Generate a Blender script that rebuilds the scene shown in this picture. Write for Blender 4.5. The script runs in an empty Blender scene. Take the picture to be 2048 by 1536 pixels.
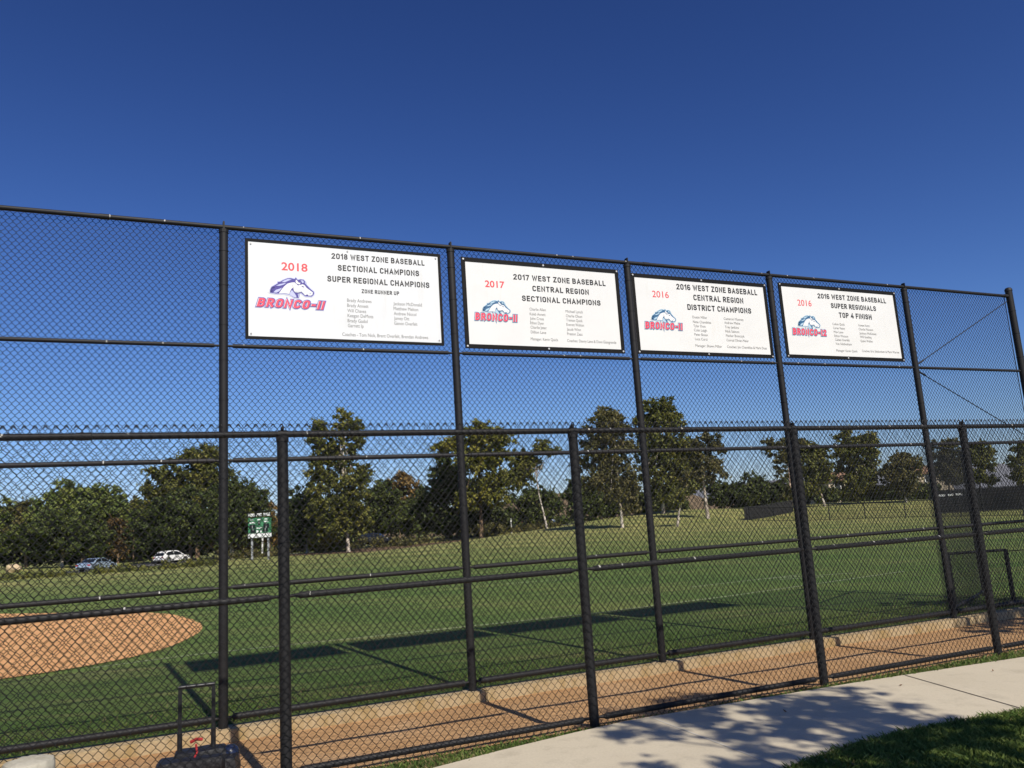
import bpy, bmesh, math, random
import numpy as np
from mathutils import Vector, Matrix
R = math.radians
random.seed(7); rng = np.random.default_rng(11)
scene = bpy.context.scene
COL = scene.collection

# ------------------------------------------------------------------ camera, sky, sun, exposure
CAM_H, FOCAL = 1.6335, 1603.28          # eye height (m), focal length in pixels of a 2048-wide frame
FW = np.array([0.0, 0.98468902, 0.17432021])
RT = np.array([0.99801778, 0.01097041, -0.06196899])
UP = np.array([0.06293255, -0.17397467, 0.98273715])
cd = bpy.data.cameras.new('camera'); cam = bpy.data.objects.new('camera', cd); COL.objects.link(cam)
cd.sensor_width = 36.0; cd.lens = FOCAL/2048*36.0; cd.clip_start = 0.05; cd.clip_end = 9000
cam.matrix_world = Matrix(((RT[0], UP[0], -FW[0], 0), (RT[1], UP[1], -FW[1], 0), (RT[2], UP[2], -FW[2], CAM_H), (0, 0, 0, 1)))
scene.camera = cam

SUN_EL, SUN_AZ = R(43.8), R(151.0)       # azimuth clockwise from +Y
w = bpy.data.worlds.new('World'); scene.world = w; w.use_nodes = True
nt = w.node_tree; bg = nt.nodes['Background']
sky = nt.nodes.new('ShaderNodeTexSky'); sky.sky_type = 'NISHITA'; sky.sun_disc = False
sky.sun_elevation = SUN_EL; sky.sun_rotation = SUN_AZ
sky.altitude = 150; sky.air_density = 1.0; sky.dust_density = 0.3; sky.ozone_density = 4.0
# the camera's response: a steeper, more saturated sky than the raw model (same for every viewpoint)
v1 = nt.nodes.new('ShaderNodeVectorMath'); v1.operation = 'SCALE'; v1.inputs['Scale'].default_value = 0.075
v2 = nt.nodes.new('ShaderNodeVectorMath'); v2.operation = 'MINIMUM'; v2.inputs[1].default_value = (.7, .75, .8)
gm = nt.nodes.new('ShaderNodeGamma'); gm.inputs['Gamma'].default_value = 1.65
v3 = nt.nodes.new('ShaderNodeVectorMath'); v3.operation = 'SCALE'; v3.inputs['Scale'].default_value = 21.0
nt.links.new(sky.outputs[0], v1.inputs[0]); nt.links.new(v1.outputs[0], v2.inputs[0]); nt.links.new(v2.outputs[0], gm.inputs[0])
v4 = nt.nodes.new('ShaderNodeVectorMath'); v4.operation = 'MULTIPLY_ADD'; v4.inputs[1].default_value = (.066, .060, .058); v4.inputs[2].default_value = (1, 1, 1)
v5 = nt.nodes.new('ShaderNodeVectorMath'); v5.operation = 'DIVIDE'
v6 = nt.nodes.new('ShaderNodeVectorMath'); v6.operation = 'MULTIPLY'; v6.inputs[1].default_value = (.88, .90, 1.15)
nt.links.new(gm.outputs[0], v3.inputs[0]); nt.links.new(v3.outputs[0], v4.inputs[0]); nt.links.new(v3.outputs[0], v5.inputs[0])
nt.links.new(v4.outputs[0], v5.inputs[1]); nt.links.new(v5.outputs[0], v6.inputs[0]); nt.links.new(v6.outputs[0], bg.inputs[0]); bg.inputs[1].default_value = 0.1
sd = bpy.data.lights.new('sun', 'SUN'); sun = bpy.data.objects.new('sun', sd); COL.objects.link(sun)
sd.energy = 4.3; sd.angle = R(0.55); sd.color = (1.0, 0.93, 0.82)
sun_dir = Vector((math.sin(SUN_AZ)*math.cos(SUN_EL), math.cos(SUN_AZ)*math.cos(SUN_EL), math.sin(SUN_EL)))
sun.rotation_euler = (-sun_dir).to_track_quat('-Z', 'Y').to_euler()
scene.view_settings.view_transform = 'Standard'; scene.view_settings.look = 'None'
scene.view_settings.exposure = 0.35; scene.view_settings.gamma = 1.0

def at(px, py, Y):
    """world point on the sight line of a photo pixel, at forward distance Y"""
    d = FW + (px-1024)/FOCAL*RT - (py-768)/FOCAL*UP
    t = Y/d[1]
    return np.array([0, 0, CAM_H]) + t*d

# ------------------------------------------------------------------ helpers
def tag(o, label=None, cat=None, group=None, kind=None):
    if label: o['label'] = label
    if cat: o['category'] = cat
    if group: o['group'] = group
    if kind: o['kind'] = kind
    return o
def empty(name, loc=(0, 0, 0), rz=0.0, **k):
    o = bpy.data.objects.new(name, None); COL.objects.link(o)
    o.location = loc; o.rotation_euler = (0, 0, rz); o.empty_display_size = 0.2
    return tag(o, **k)
def link(name, me, mats, parent=None, smooth=False, **k):
    o = bpy.data.objects.new(name, me); COL.objects.link(o)
    for m in (mats if isinstance(mats, (list, tuple)) else [mats]): me.materials.append(m)
    if parent is not None: o.parent = parent
    if smooth and len(me.polygons): me.polygons.foreach_set('use_smooth', np.ones(len(me.polygons), bool))
    return tag(o, **k)
def np_mesh(name, V, F, n=4):
    """fast mesh from (N,3) verts and (M,n) faces"""
    me = bpy.data.meshes.new(name); V = np.asarray(V, np.float32); F = np.asarray(F, np.int32)
    me.vertices.add(len(V)); me.vertices.foreach_set('co', V.ravel())
    me.loops.add(F.size); me.loops.foreach_set('vertex_index', F.ravel())
    me.polygons.add(len(F)); me.polygons.foreach_set('loop_start', np.arange(0, F.size, n, dtype=np.int32))
    me.polygons.foreach_set('loop_total', np.full(len(F), n, np.int32))
    me.update(calc_edges=True); return me
class MB:
    """collects shapes in one mesh"""
    def __init__(s): s.v = []; s.f = []; s.m = []
    def add(s, V, F, mi=0):
        b = len(s.v); s.v += [tuple(map(float, p)) for p in V]
        s.f += [tuple(b+i for i in f) for f in F]; s.m += [mi]*len(F)
    def box(s, c, d, rz=0.0, mi=0, bev=0.0):
        bm = bmesh.new(); bmesh.ops.create_cube(bm, size=1.0)
        for v in bm.verts: v.co = Vector((v.co.x*d[0], v.co.y*d[1], v.co.z*d[2]))
        if bev: bmesh.ops.bevel(bm, geom=bm.edges[:], offset=bev, segments=2, affect='EDGES')
        s.bm(bm, Matrix.Translation(c) @ Matrix.Rotation(rz, 4, 'Z'), mi)
    def bm(s, bm, M=None, mi=0):
        bm.verts.index_update(); V = [(M @ v.co) if M else v.co for v in bm.verts]
        s.add(V, [[v.index for v in f.verts] for f in bm.faces], mi); bm.free()
    def tube(s, pts, rad, n=10, cap=True, mi=0):
        pts = [Vector(p) for p in pts]; rr = rad if isinstance(rad, (list, tuple)) else [rad]*len(pts)
        V = []; F = []; prev = None
        for i, p in enumerate(pts):
            t = (pts[min(i+1, len(pts)-1)]-pts[max(i-1, 0)]).normalized()
            if prev is None:
                a = t.cross(Vector((0, 0, 1)) if abs(t.z) < .9 else Vector((1, 0, 0))).normalized()
            else:
                a = (prev - t*prev.dot(t)).normalized()
            prev = a; b = t.cross(a)
            for k in range(n):
                q = 2*math.pi*k/n; V.append(p+(a*math.cos(q)+b*math.sin(q))*rr[i])
        for i in range(len(pts)-1):
            for k in range(n):
                k2 = (k+1) % n; F.append((i*n+k, i*n+k2, (i+1)*n+k2, (i+1)*n+k))
        if cap:
            F.append(tuple(range(n))[::-1]); F.append(tuple((len(pts)-1)*n+k for k in range(n)))
        s.add(V, F, mi)
    def lathe(s, prof, n=24, c=(0, 0, 0), mi=0):
        V = []; F = []
        for r_, z in prof:
            for k in range(n):
                q = 2*math.pi*k/n; V.append((c[0]+r_*math.cos(q), c[1]+r_*math.sin(q), c[2]+z))
        for i in range(len(prof)-1):
            for k in range(n):
                k2 = (k+1) % n; F.append((i*n+k, i*n+k2, (i+1)*n+k2, (i+1)*n+k))
        F.append(tuple(range(n))[::-1]); F.append(tuple((len(prof)-1)*n+k for k in range(n)))
        s.add(V, F, mi)
    def build(s, name, mats, parent=None, smooth=False, **k):
        me = bpy.data.meshes.new(name); me.from_pydata(s.v, [], s.f); me.update()
        if any(s.m): me.polygons.foreach_set('material_index', s.m)
        o = link(name, me, mats, parent, **k)
        if smooth:
            me.polygons.foreach_set('use_smooth', np.ones(len(me.polygons), bool))
            try: me.set_sharp_from_angle(angle=R(40))
            except Exception: pass
        return o

# ------------------------------------------------------------------ materials
def mat(name, col, rough=0.6, metal=0.0, spec=0.5):
    m = bpy.data.materials.new(name); m.use_nodes = True
    b = m.node_tree.nodes['Principled BSDF']
    b.inputs['Base Color'].default_value = (*col, 1); b.inputs['Roughness'].default_value = rough
    b.inputs['Metallic'].default_value = metal; b.inputs['Specular IOR Level'].default_value = spec
    return m
class NT:
    def __init__(s, m): s.m = m; s.t = m.node_tree; s.b = s.t.nodes.get('Principled BSDF')
    def n(s, typ, **k):
        x = s.t.nodes.new(typ)
        for a, v in k.items():
            if a in x.inputs: x.inputs[a].default_value = v
            else: setattr(x, a, v)
        return x
    def l(s, a, b): s.t.links.new(a, b)
    def pos(s, scale=(1, 1, 1), obj=False):
        src = s.n('ShaderNodeTexCoord').outputs['Object'] if obj else s.n('ShaderNodeNewGeometry').outputs['Position']
        mp = s.n('ShaderNodeMapping'); mp.inputs['Scale'].default_value = scale
        s.l(src, mp.inputs['Vector']); return mp.outputs[0]
    def noise(s, vec, scale, detail=4, rough=.55):
        x = s.n('ShaderNodeTexNoise'); x.inputs['Scale'].default_value = scale
        x.inputs['Detail'].default_value = detail; x.inputs['Roughness'].default_value = rough
        s.l(vec, x.inputs['Vector']); return x.outputs['Fac']
    def ramp(s, fac, stops):
        x = s.n('ShaderNodeValToRGB'); e = x.color_ramp.elements
        while len(e) < len(stops): e.new(0.5)
        for i, (p, c) in enumerate(stops):
            e[i].position = p; e[i].color = (*c, 1) if len(c) == 3 else c
        s.l(fac, x.inputs['Fac']); return x.outputs['Color']
    def mix(s, fac, a, b, blend='MIX'):
        x = s.n('ShaderNodeMix', data_type='RGBA', blend_type=blend)
        if isinstance(fac, (int, float)): x.inputs[0].default_value = fac
        else: s.l(fac, x.inputs[0])
        for v, i in ((a, 6), (b, 7)):
            if isinstance(v, tuple): x.inputs[i].default_value = (*v, 1)
            else: s.l(v, x.inputs[i])
        return x.outputs[2]
    def math(s, op, a, b=0.0, clamp=False):
        x = s.n('ShaderNodeMath', operation=op); x.use_clamp = clamp
        for v, i in ((a, 0), (b, 1)):
            if isinstance(v, (int, float)): x.inputs[i].default_value = v
            else: s.l(v, x.inputs[i])
        return x.outputs[0]
    def bump(s, h, strength=.3, dist=.02):
        x = s.n('ShaderNodeBump'); x.inputs['Strength'].default_value = strength; x.inputs['Distance'].default_value = dist
        s.l(h, x.inputs['Height']); s.l(x.outputs[0], s.b.inputs['Normal'])
    def col(s, c): s.l(c, s.b.inputs['Base Color'])

def mk_vinyl(name, specks=True, base=(.0075, .0072, .008), rough=.6):
    m = mat(name, base, rough, spec=.35); t = NT(m)
    p = t.pos(); a = t.noise(p, 3.5, 5)
    c = t.ramp(a, [(.3, tuple(x*.75 for x in base)), (.7, tuple(x*1.35 for x in base))])
    dusty = t.noise(p, 26, 3)
    c = t.mix(t.math('MULTIPLY', dusty, .22), c, (.035, .032, .029))
    if specks:                                            # bird droppings and chipped coating
        v = t.n('ShaderNodeTexVoronoi', voronoi_dimensions='1D'); v.inputs['Scale'].default_value = 4.2
        sx = t.n('ShaderNodeSeparateXYZ'); t.l(t.pos(obj=True), sx.inputs[0]); t.l(sx.outputs['X'], v.inputs['W'])
        size = t.math('MULTIPLY', t.noise(p, 40, 2), .045)
        msk = t.math('LESS_THAN', v.outputs['Distance'], size)
        sep = t.n('ShaderNodeSeparateColor'); t.l(v.outputs['Color'], sep.inputs[0])
        msk = t.math('MULTIPLY', msk, t.math('GREATER_THAN', sep.outputs[0], .76))
        nz = t.n('ShaderNodeSeparateXYZ'); t.l(t.n('ShaderNodeNewGeometry').outputs['Normal'], nz.inputs[0])
        msk = t.math('MULTIPLY', msk, t.math('GREATER_THAN', nz.outputs['Z'], t.math('SUBTRACT', sep.outputs[1], .35)))
        wz = t.n('ShaderNodeSeparateXYZ'); t.l(p, wz.inputs[0]); msk = t.math('MULTIPLY', msk, t.math('GREATER_THAN', wz.outputs['Z'], .6))
        c = t.mix(msk, c, (.42, .41, .38))
    t.col(c); t.bump(dusty, .08, .004)
    return m
VINYL = mk_vinyl('black_vinyl_pipe'); VPOST = mk_vinyl('black_vinyl_post', False)
WIRE = mat('black_vinyl_wire', (.008, .0078, .008), .5, spec=.4)
STEEL = mat('dull_steel', (.32, .32, .31), .45, .8)

def mk_grass():
    m = mat('field_grass', (.1, .14, .05), .9, spec=.15); t = NT(m); p = t.pos()
    big = t.noise(p, .09, 5, .6); mid = t.noise(t.pos((.5, 1.6, 1)), .55, 5, .65); fine = t.noise(p, 9, 6, .7)
    c = t.ramp(big, [(.32, (.046, .098, .018)), (.52, (.094, .143, .033)), (.70, (.165, .182, .048))])
    c = t.mix(t.math('MULTIPLY', t.ramp(mid, [(.50, (0, 0, 0)), (.72, (1, 1, 1))]), .55), c, (.20, .20, .075))
    sx = t.n('ShaderNodeSeparateXYZ'); t.l(t.n('ShaderNodeNewGeometry').outputs['Position'], sx.inputs[0])
    mr = t.n('ShaderNodeMapRange', **{'From Min': .05, 'From Max': .75}); dry = mr.outputs[0]
    t.l(sx.outputs['Z'], mr.inputs['Value'])
    c = t.mix(t.math('MULTIPLY', dry, t.ramp(t.noise(p, .22, 4), [(.35, (.15,)*3), (.65, (.95,)*3)])), c, (.37, .315, .12))
    # dry rim along the far edge of the outfield
    yr = t.n('ShaderNodeMapRange', **{'From Min': 30.0, 'From Max': 68.0}); t.l(sx.outputs['Y'], yr.inputs['Value'])
    c = t.mix(t.math('MULTIPLY', yr.outputs[0], t.ramp(t.noise(p, .3, 3), [(.4, (.35,)*3), (.6, (.95,)*3)])), c, (.37, .315, .12))
    c = t.mix(t.ramp(fine, [(.3, (.0,)*3), (.75, (.6,)*3)]), c, (.125, .175, .04))
    sp = t.ramp(t.noise(p, 3.2, 6, .75), [(.62, (0,)*3), (.70, (.8,)*3)])
    c = t.mix(sp, c, (.21, .19, .085))
    st = t.ramp(t.noise(t.pos((.25, 2.6, 1)), .9, 5, .7), [(.52, (0,)*3), (.66, (.75,)*3)])
    c = t.mix(st, c, (.22, .21, .08))
    mow = t.n('ShaderNodeTexWave', wave_type='BANDS', bands_direction='DIAGONAL'); mow.inputs['Scale'].default_value = .11; mow.inputs['Distortion'].default_value = 1.2
    t.l(p, mow.inputs['Vector']); c = t.mix(t.math('MULTIPLY', mow.outputs['Fac'], .38), c, (.05, .105, .02))
    t.col(c); t.bump(fine, .9, .05)
    return m
GRASS = mk_grass()
def mk_lawn():
    m = mat('lawn_soil', (.07, .08, .03), .95, spec=.1); t = NT(m); p = t.pos()
    t.col(t.ramp(t.noise(p, 2.2, 6, .7), [(.35, (.035, .06, .018)), (.55, (.06, .085, .025)), (.72, (.17, .13, .06))]))
    t.bump(t.noise(p, 60, 4), .8, .03); return m
LAWN = mk_lawn()
def mk_dirt(name, a, b, c_, ripple=True):
    m = mat(name, b, .95, spec=.1); t = NT(m); p = t.pos()
    n1 = t.noise(p, 1.3, 6, .6); n2 = t.noise(p, 22, 6, .75)
    c = t.ramp(n1, [(.3, a), (.5, b), (.72, c_)])
    c = t.mix(t.ramp(n2, [(.45, (0,)*3), (.62, (.55,)*3)]), c, tuple(x*.62 for x in a))
    v = t.n('ShaderNodeTexVoronoi'); v.inputs['Scale'].default_value = 34; t.l(p, v.inputs['Vector'])
    c = t.mix(t.math('MULTIPLY', t.math('LESS_THAN', v.outputs['Distance'], .16), .6), c, tuple(min(1, x*1.5) for x in c_))
    t.col(c)
    wv = t.n('ShaderNodeTexWave', wave_type='BANDS', bands_direction='Y'); wv.inputs['Scale'].default_value = 2.4; wv.inputs['Distortion'].default_value = 5.0
    wv.inputs['Detail'].default_value = 3; t.l(t.pos((1, 1, 1)), wv.inputs['Vector'])
    blot = t.ramp(t.noise(p, .45, 5, .65), [(.42, (0,)*3), (.66, (.22,)*3)])
    c2 = t.mix(blot, c, tuple(x*.72 for x in a)); t.col(c2)
    h = t.math('ADD', t.math('ADD', n2, t.math('MULTIPLY', v.outputs['Distance'], .4)), t.math('MULTIPLY', wv.outputs['Fac'], .35)); t.bump(h, .8, .03)
    return m
DIRT = mk_dirt('alley_dirt', (.48, .275, .125), (.56, .335, .16), (.63, .41, .22))
INFIELD = mk_dirt('infield_dirt', (.61, .325, .135), (.69, .38, .165), (.73, .42, .19))
def mk_concrete(name, a, b, stain=None, bumpy=.15):
    m = mat(name, a, .85, spec=.25); t = NT(m); p = t.pos()
    c = t.ramp(t.noise(p, 1.1, 7, .62), [(.3, a), (.7, b)])
    c = t.mix(t.ramp(t.noise(p, 55, 4, .7), [(.4, (0,)*3), (.7, (.35,)*3)]), c, tuple(x*.72 for x in a))
    bl = t.ramp(t.noise(p, 3.7, 7, .7), [(.52, (0,)*3), (.70, (.5,)*3)]); c = t.mix(bl, c, tuple(x*.68 for x in a))
    if stain:
        c = t.mix(t.ramp(t.noise(t.pos((1.6, 1.6, .5)), 3.2, 6, .65), [(.46, (0,)*3), (.62, (.8,)*3)]), c, stain)
    t.col(c); t.bump(t.noise(p, 90, 5, .7), bumpy, .01); return m
CONC = mk_concrete('pale_concrete', (.485, .425, .315), (.545, .48, .36))
CURBC = mk_concrete('stained_curb', (.43, .32, .175), (.50, .39, .235), (.34, .235, .095), .35)
ROUGHC = mk_concrete('rough_concrete', (.42, .39, .31), (.50, .47, .39), (.30, .27, .20), .8)
ASPH = mat('asphalt', (.055, .055, .058), .9); KERB = mat('kerb_concrete', (.38, .36, .33), .85)
CHALK = mat('worn_chalk', (.33, .37, .22), .95)
MULCH = mk_dirt('brown_mulch', (.10, .065, .04), (.15, .10, .065), (.20, .14, .09))

def mk_leaf(name, dark, mid, lite, trans=.22):
    m = bpy.data.materials.new(name); m.use_nodes = True; t = NT(m); tr = t.t; tr.nodes.clear()
    out = tr.nodes.new('ShaderNodeOutputMaterial')
    at_ = t.n('ShaderNodeAttribute', attribute_name='rnd'); p = t.pos()
    f = t.math('ADD', t.math('MULTIPLY', at_.outputs['Fac'], .45), t.math('MULTIPLY', t.noise(p, .55, 3), .75))
    c = t.ramp(f, [(.30, dark), (.58, mid), (.82, lite)])
    d = t.n('ShaderNodeBsdfPrincipled'); d.inputs['Roughness'].default_value = .6; d.inputs['Specular IOR Level'].default_value = .25
    tl = t.n('ShaderNodeBsdfTranslucent'); mx = t.n('ShaderNodeMixShader'); mx.inputs[0].default_value = trans
    t.l(c, d.inputs['Base Color']); t.l(c, tl.inputs['Color'])
    t.l(d.outputs[0], mx.inputs[1]); t.l(tl.outputs[0], mx.inputs[2]); t.l(mx.outputs[0], out.inputs[0])
    return m
LEAF = dict(
    dark=mk_leaf('dark_green_leaves', (0.032, 0.047, 0.013), (0.069, 0.092, 0.026), (0.118, 0.132, 0.032)),
    mid=mk_leaf('mid_green_leaves', (0.058, 0.070, 0.018), (0.128, 0.137, 0.032), (0.214, 0.195, 0.045)),
    olive=mk_leaf('olive_leaves', (0.060, 0.061, 0.023), (0.125, 0.119, 0.041), (0.187, 0.156, 0.059)),
    lime=mk_leaf('yellow_green_leaves', (0.070, 0.081, 0.017), (0.173, 0.178, 0.032), (0.308, 0.270, 0.052)),
    pine=mk_leaf('pine_needles', (0.056, 0.084, 0.026), (0.133, 0.172, 0.046), (0.221, 0.244, 0.061)),
    tan=mk_leaf('browning_leaves', (0.102, 0.072, 0.029), (0.243, 0.160, 0.056), (0.357, 0.230, 0.084)),
    rust=mk_leaf('rusty_brown_leaves', (.045, .032, .012), (.105, .070, .026), (.18, .115, .045)),
    blade=mk_leaf('grass_blades', (.045, .08, .016), (.095, .155, .03), (.19, .24, .06), .3),
    straw=mk_leaf('dry_grass_blades', (.12, .09, .04), (.22, .17, .08), (.32, .26, .13), .2))
def mk_bark(name, a, b):
    m = mat(name, a, .9, spec=.15); t = NT(m); p = t.pos((1, 1, .45))
    t.col(t.ramp(t.noise(p, 2.6, 6, .7), [(.36, b), (.58, a)])); t.bump(t.noise(p, 9, 5), .6, .05); return m
BARK = dict(pale=mk_bark('pale_bark', (.56, .50, .42), (.30, .23, .17)), brown=mk_bark('brown_bark', (.20, .14, .09), (.09, .06, .04)),
            pink=mk_bark('pinkish_bark', (.52, .38, .29), (.32, .19, .13)))
SIGNS = [{'s': -1.8265, 'z': 4.1576, 'w': 2.087, 'h': 1.054, 'year': ('2018', -0.6838, -0.4242, 0.2149, 0.0829), 'heads': [('2018 WEST ZONE BASEBALL', -0.1758, 0.8578, 0.3779, 0.0627), ('SECTIONAL CHAMPIONS', -0.1084, 0.7906, 0.251, 0.0649), ('SUPER REGIONAL CHAMPIONS', -0.2212, 0.9033, 0.123, 0.0642), ('ZONE RUNNER UP', 0.1394, 0.5541, 0.0186, 0.0434)], 'team': ('BRONCO-II', [-0.9543, -0.1982], [-0.9189, -0.0867], [-0.2289, -0.0842], [-0.2791, -0.2012]), 'names': [('Brady Andrews', -0.017, 0.2449, -0.0865), ('Brady Annett', -0.0174, 0.2098, -0.1426), ('Will Chavez', -0.0167, 0.1837, -0.1997), ('Keegan DeMots', -0.0159, 0.2585, -0.2533), ('Brady Gadol', -0.0163, 0.1968, -0.3091), ('Garrett Ip', -0.0156, 0.1511, -0.3624), ('Jackson McDonald', 0.4847, 0.805, -0.0944), ('Matthew Melton', 0.4849, 0.7616, -0.1495), ('Andrew Niccol', 0.4862, 0.7382, -0.2056), ('Jamey Ott', 0.4866, 0.656, -0.2582), ('Ganon Overfelt', 0.4868, 0.7463, -0.3141), ('Coaches - Tom Nick, Brent Overfelt, Brendan Andrews', -0.0773, 0.8607, -0.4591)]}, {'s': 0.4997, 'z': 4.1441, 'w': 2.068, 'h': 1.062, 'year': ('2017', -0.7535, -0.5161, 0.1959, 0.0767), 'heads': [('2017 WEST ZONE BASEBALL', -0.4014, 0.8436, 0.3085, 0.0678), ('CENTRAL REGION', -0.1567, 0.5979, 0.182, 0.0681), ('SECTIONAL CHAMPIONS', -0.3033, 0.7501, 0.0551, 0.0673)], 'team': ('BRONCO-II', [-0.9206, -0.2189], [-0.8986, -0.1053], [-0.3592, -0.1027], [-0.3797, -0.2108]), 'names': [('Charlie Allen', -0.2126, -0.0028, -0.054), ('Kaleb Annett', -0.2146, -0.0096, -0.1118), ('John Cross', -0.2152, -0.036, -0.1652), ('Ethan Dyer', -0.2158, -0.039, -0.2185), ('Charlie Jeter', -0.2153, -0.0053, -0.2717), ('Dillion Lane', -0.2161, -0.0187, -0.3289), ('Michael Lynch', 0.2609, 0.4923, -0.0553), ('Charlie Olson', 0.2597, 0.478, -0.111), ('Trenton Quick', 0.26, 0.4803, -0.1633), ('Everett Walton', 0.2589, 0.4941, -0.2178), ('Jacob Winn', 0.2587, 0.4472, -0.2752), ('Preston Zeaz', 0.2586, 0.4655, -0.3303), ('Manager: Kevin Quick', -0.2232, 0.1326, -0.4106), ('Coaches: Danny Lane & Dave Giangrande', 0.2517, 0.9242, -0.4137)]}, {'s': 2.7864, 'z': 4.1332, 'w': 2.138, 'h': 1.033, 'year': ('2016', -0.773, -0.5264, 0.2224, 0.0847), 'heads': [('2016 WEST ZONE BASEBALL', -0.4027, 0.9119, 0.3468, 0.0762), ('CENTRAL REGION', -0.145, 0.6607, 0.2172, 0.0766), ('DISTRICT CHAMPIONS', -0.256, 0.775, 0.0839, 0.0758)], 'team': ('BRONCO-II', [-0.9446, -0.2081], [-0.9301, -0.0931], [-0.3467, -0.0903], [-0.3692, -0.2004]), 'names': [('Dustin Miller', -0.1923, 0.0373, -0.0241), ('Nate Chambliss', -0.1917, 0.0918, -0.0861), ('Tyler Duss', -0.1901, -0.0027, -0.14), ('Colin Leigh', -0.1899, 0.0116, -0.1959), ('Peter Bosan', -0.1888, 0.0197, -0.2536), ('Luca Curci', -0.1866, 0.0062, -0.3121), ('Cameron Mooney', 0.3044, 0.6296, -0.0213), ('Andrew Miehe', 0.307, 0.5643, -0.0753), ('Trey Jenkins', 0.309, 0.5325, -0.1333), ('Nick Salmon', 0.31, 0.5344, -0.1902), ('Fischer Branczyk', 0.3108, 0.6123, -0.248), ('Conrad Olivier-Meier', 0.3111, 0.6738, -0.3088), ('Manager: Shawn Miller', -0.1915, 0.2253, -0.3995), ('Coaches: Jim Chambliss & Mark Duss', 0.3089, 0.9648, -0.3978)]}, {'s': 5.1866, 'z': 4.1604, 'w': 2.215, 'h': 1.055, 'year': ('2016', -0.7972, -0.5459, 0.2183, 0.0853), 'heads': [('2016 WEST ZONE BASEBALL', -0.4214, 0.9061, 0.3429, 0.074), ('SUPER REGIONALS', -0.1913, 0.681, 0.214, 0.0742), ('TOP 4 FINISH', -0.0596, 0.569, 0.0806, 0.0772)], 'team': ('BRONCO-I2', [-0.9714, -0.2159], [-0.9469, -0.0991], [-0.3245, -0.0958], [-0.3478, -0.2095]), 'names': [('Colton Quick', -0.2051, 0.026, -0.0325), ('Carter Neary', -0.2027, 0.0205, -0.0906), ('Max Lane', -0.2, -0.0239, -0.1467), ('Ethan Watson', -0.1975, 0.0572, -0.2037), ('Calden Overfelt', -0.1948, 0.0775, -0.2596), ('Van Sidebotham', -0.1925, 0.1064, -0.3173), ('Vonten Kertz', 0.2832, 0.5053, -0.0302), ('Charlie Munson', 0.2816, 0.5603, -0.0875), ('Jackson McKinney', 0.2862, 0.6176, -0.1465), ('Will Gustling', 0.2878, 0.5095, -0.2005), ('Quinn Wellon', 0.2859, 0.5217, -0.2595), ('Manager: Kevin Quick', -0.2008, 0.1984, -0.4138), ('Coaches: Eric Sidebotham & Mark Warren', 0.2871, 1.0214, -0.4054)]}]
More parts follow.
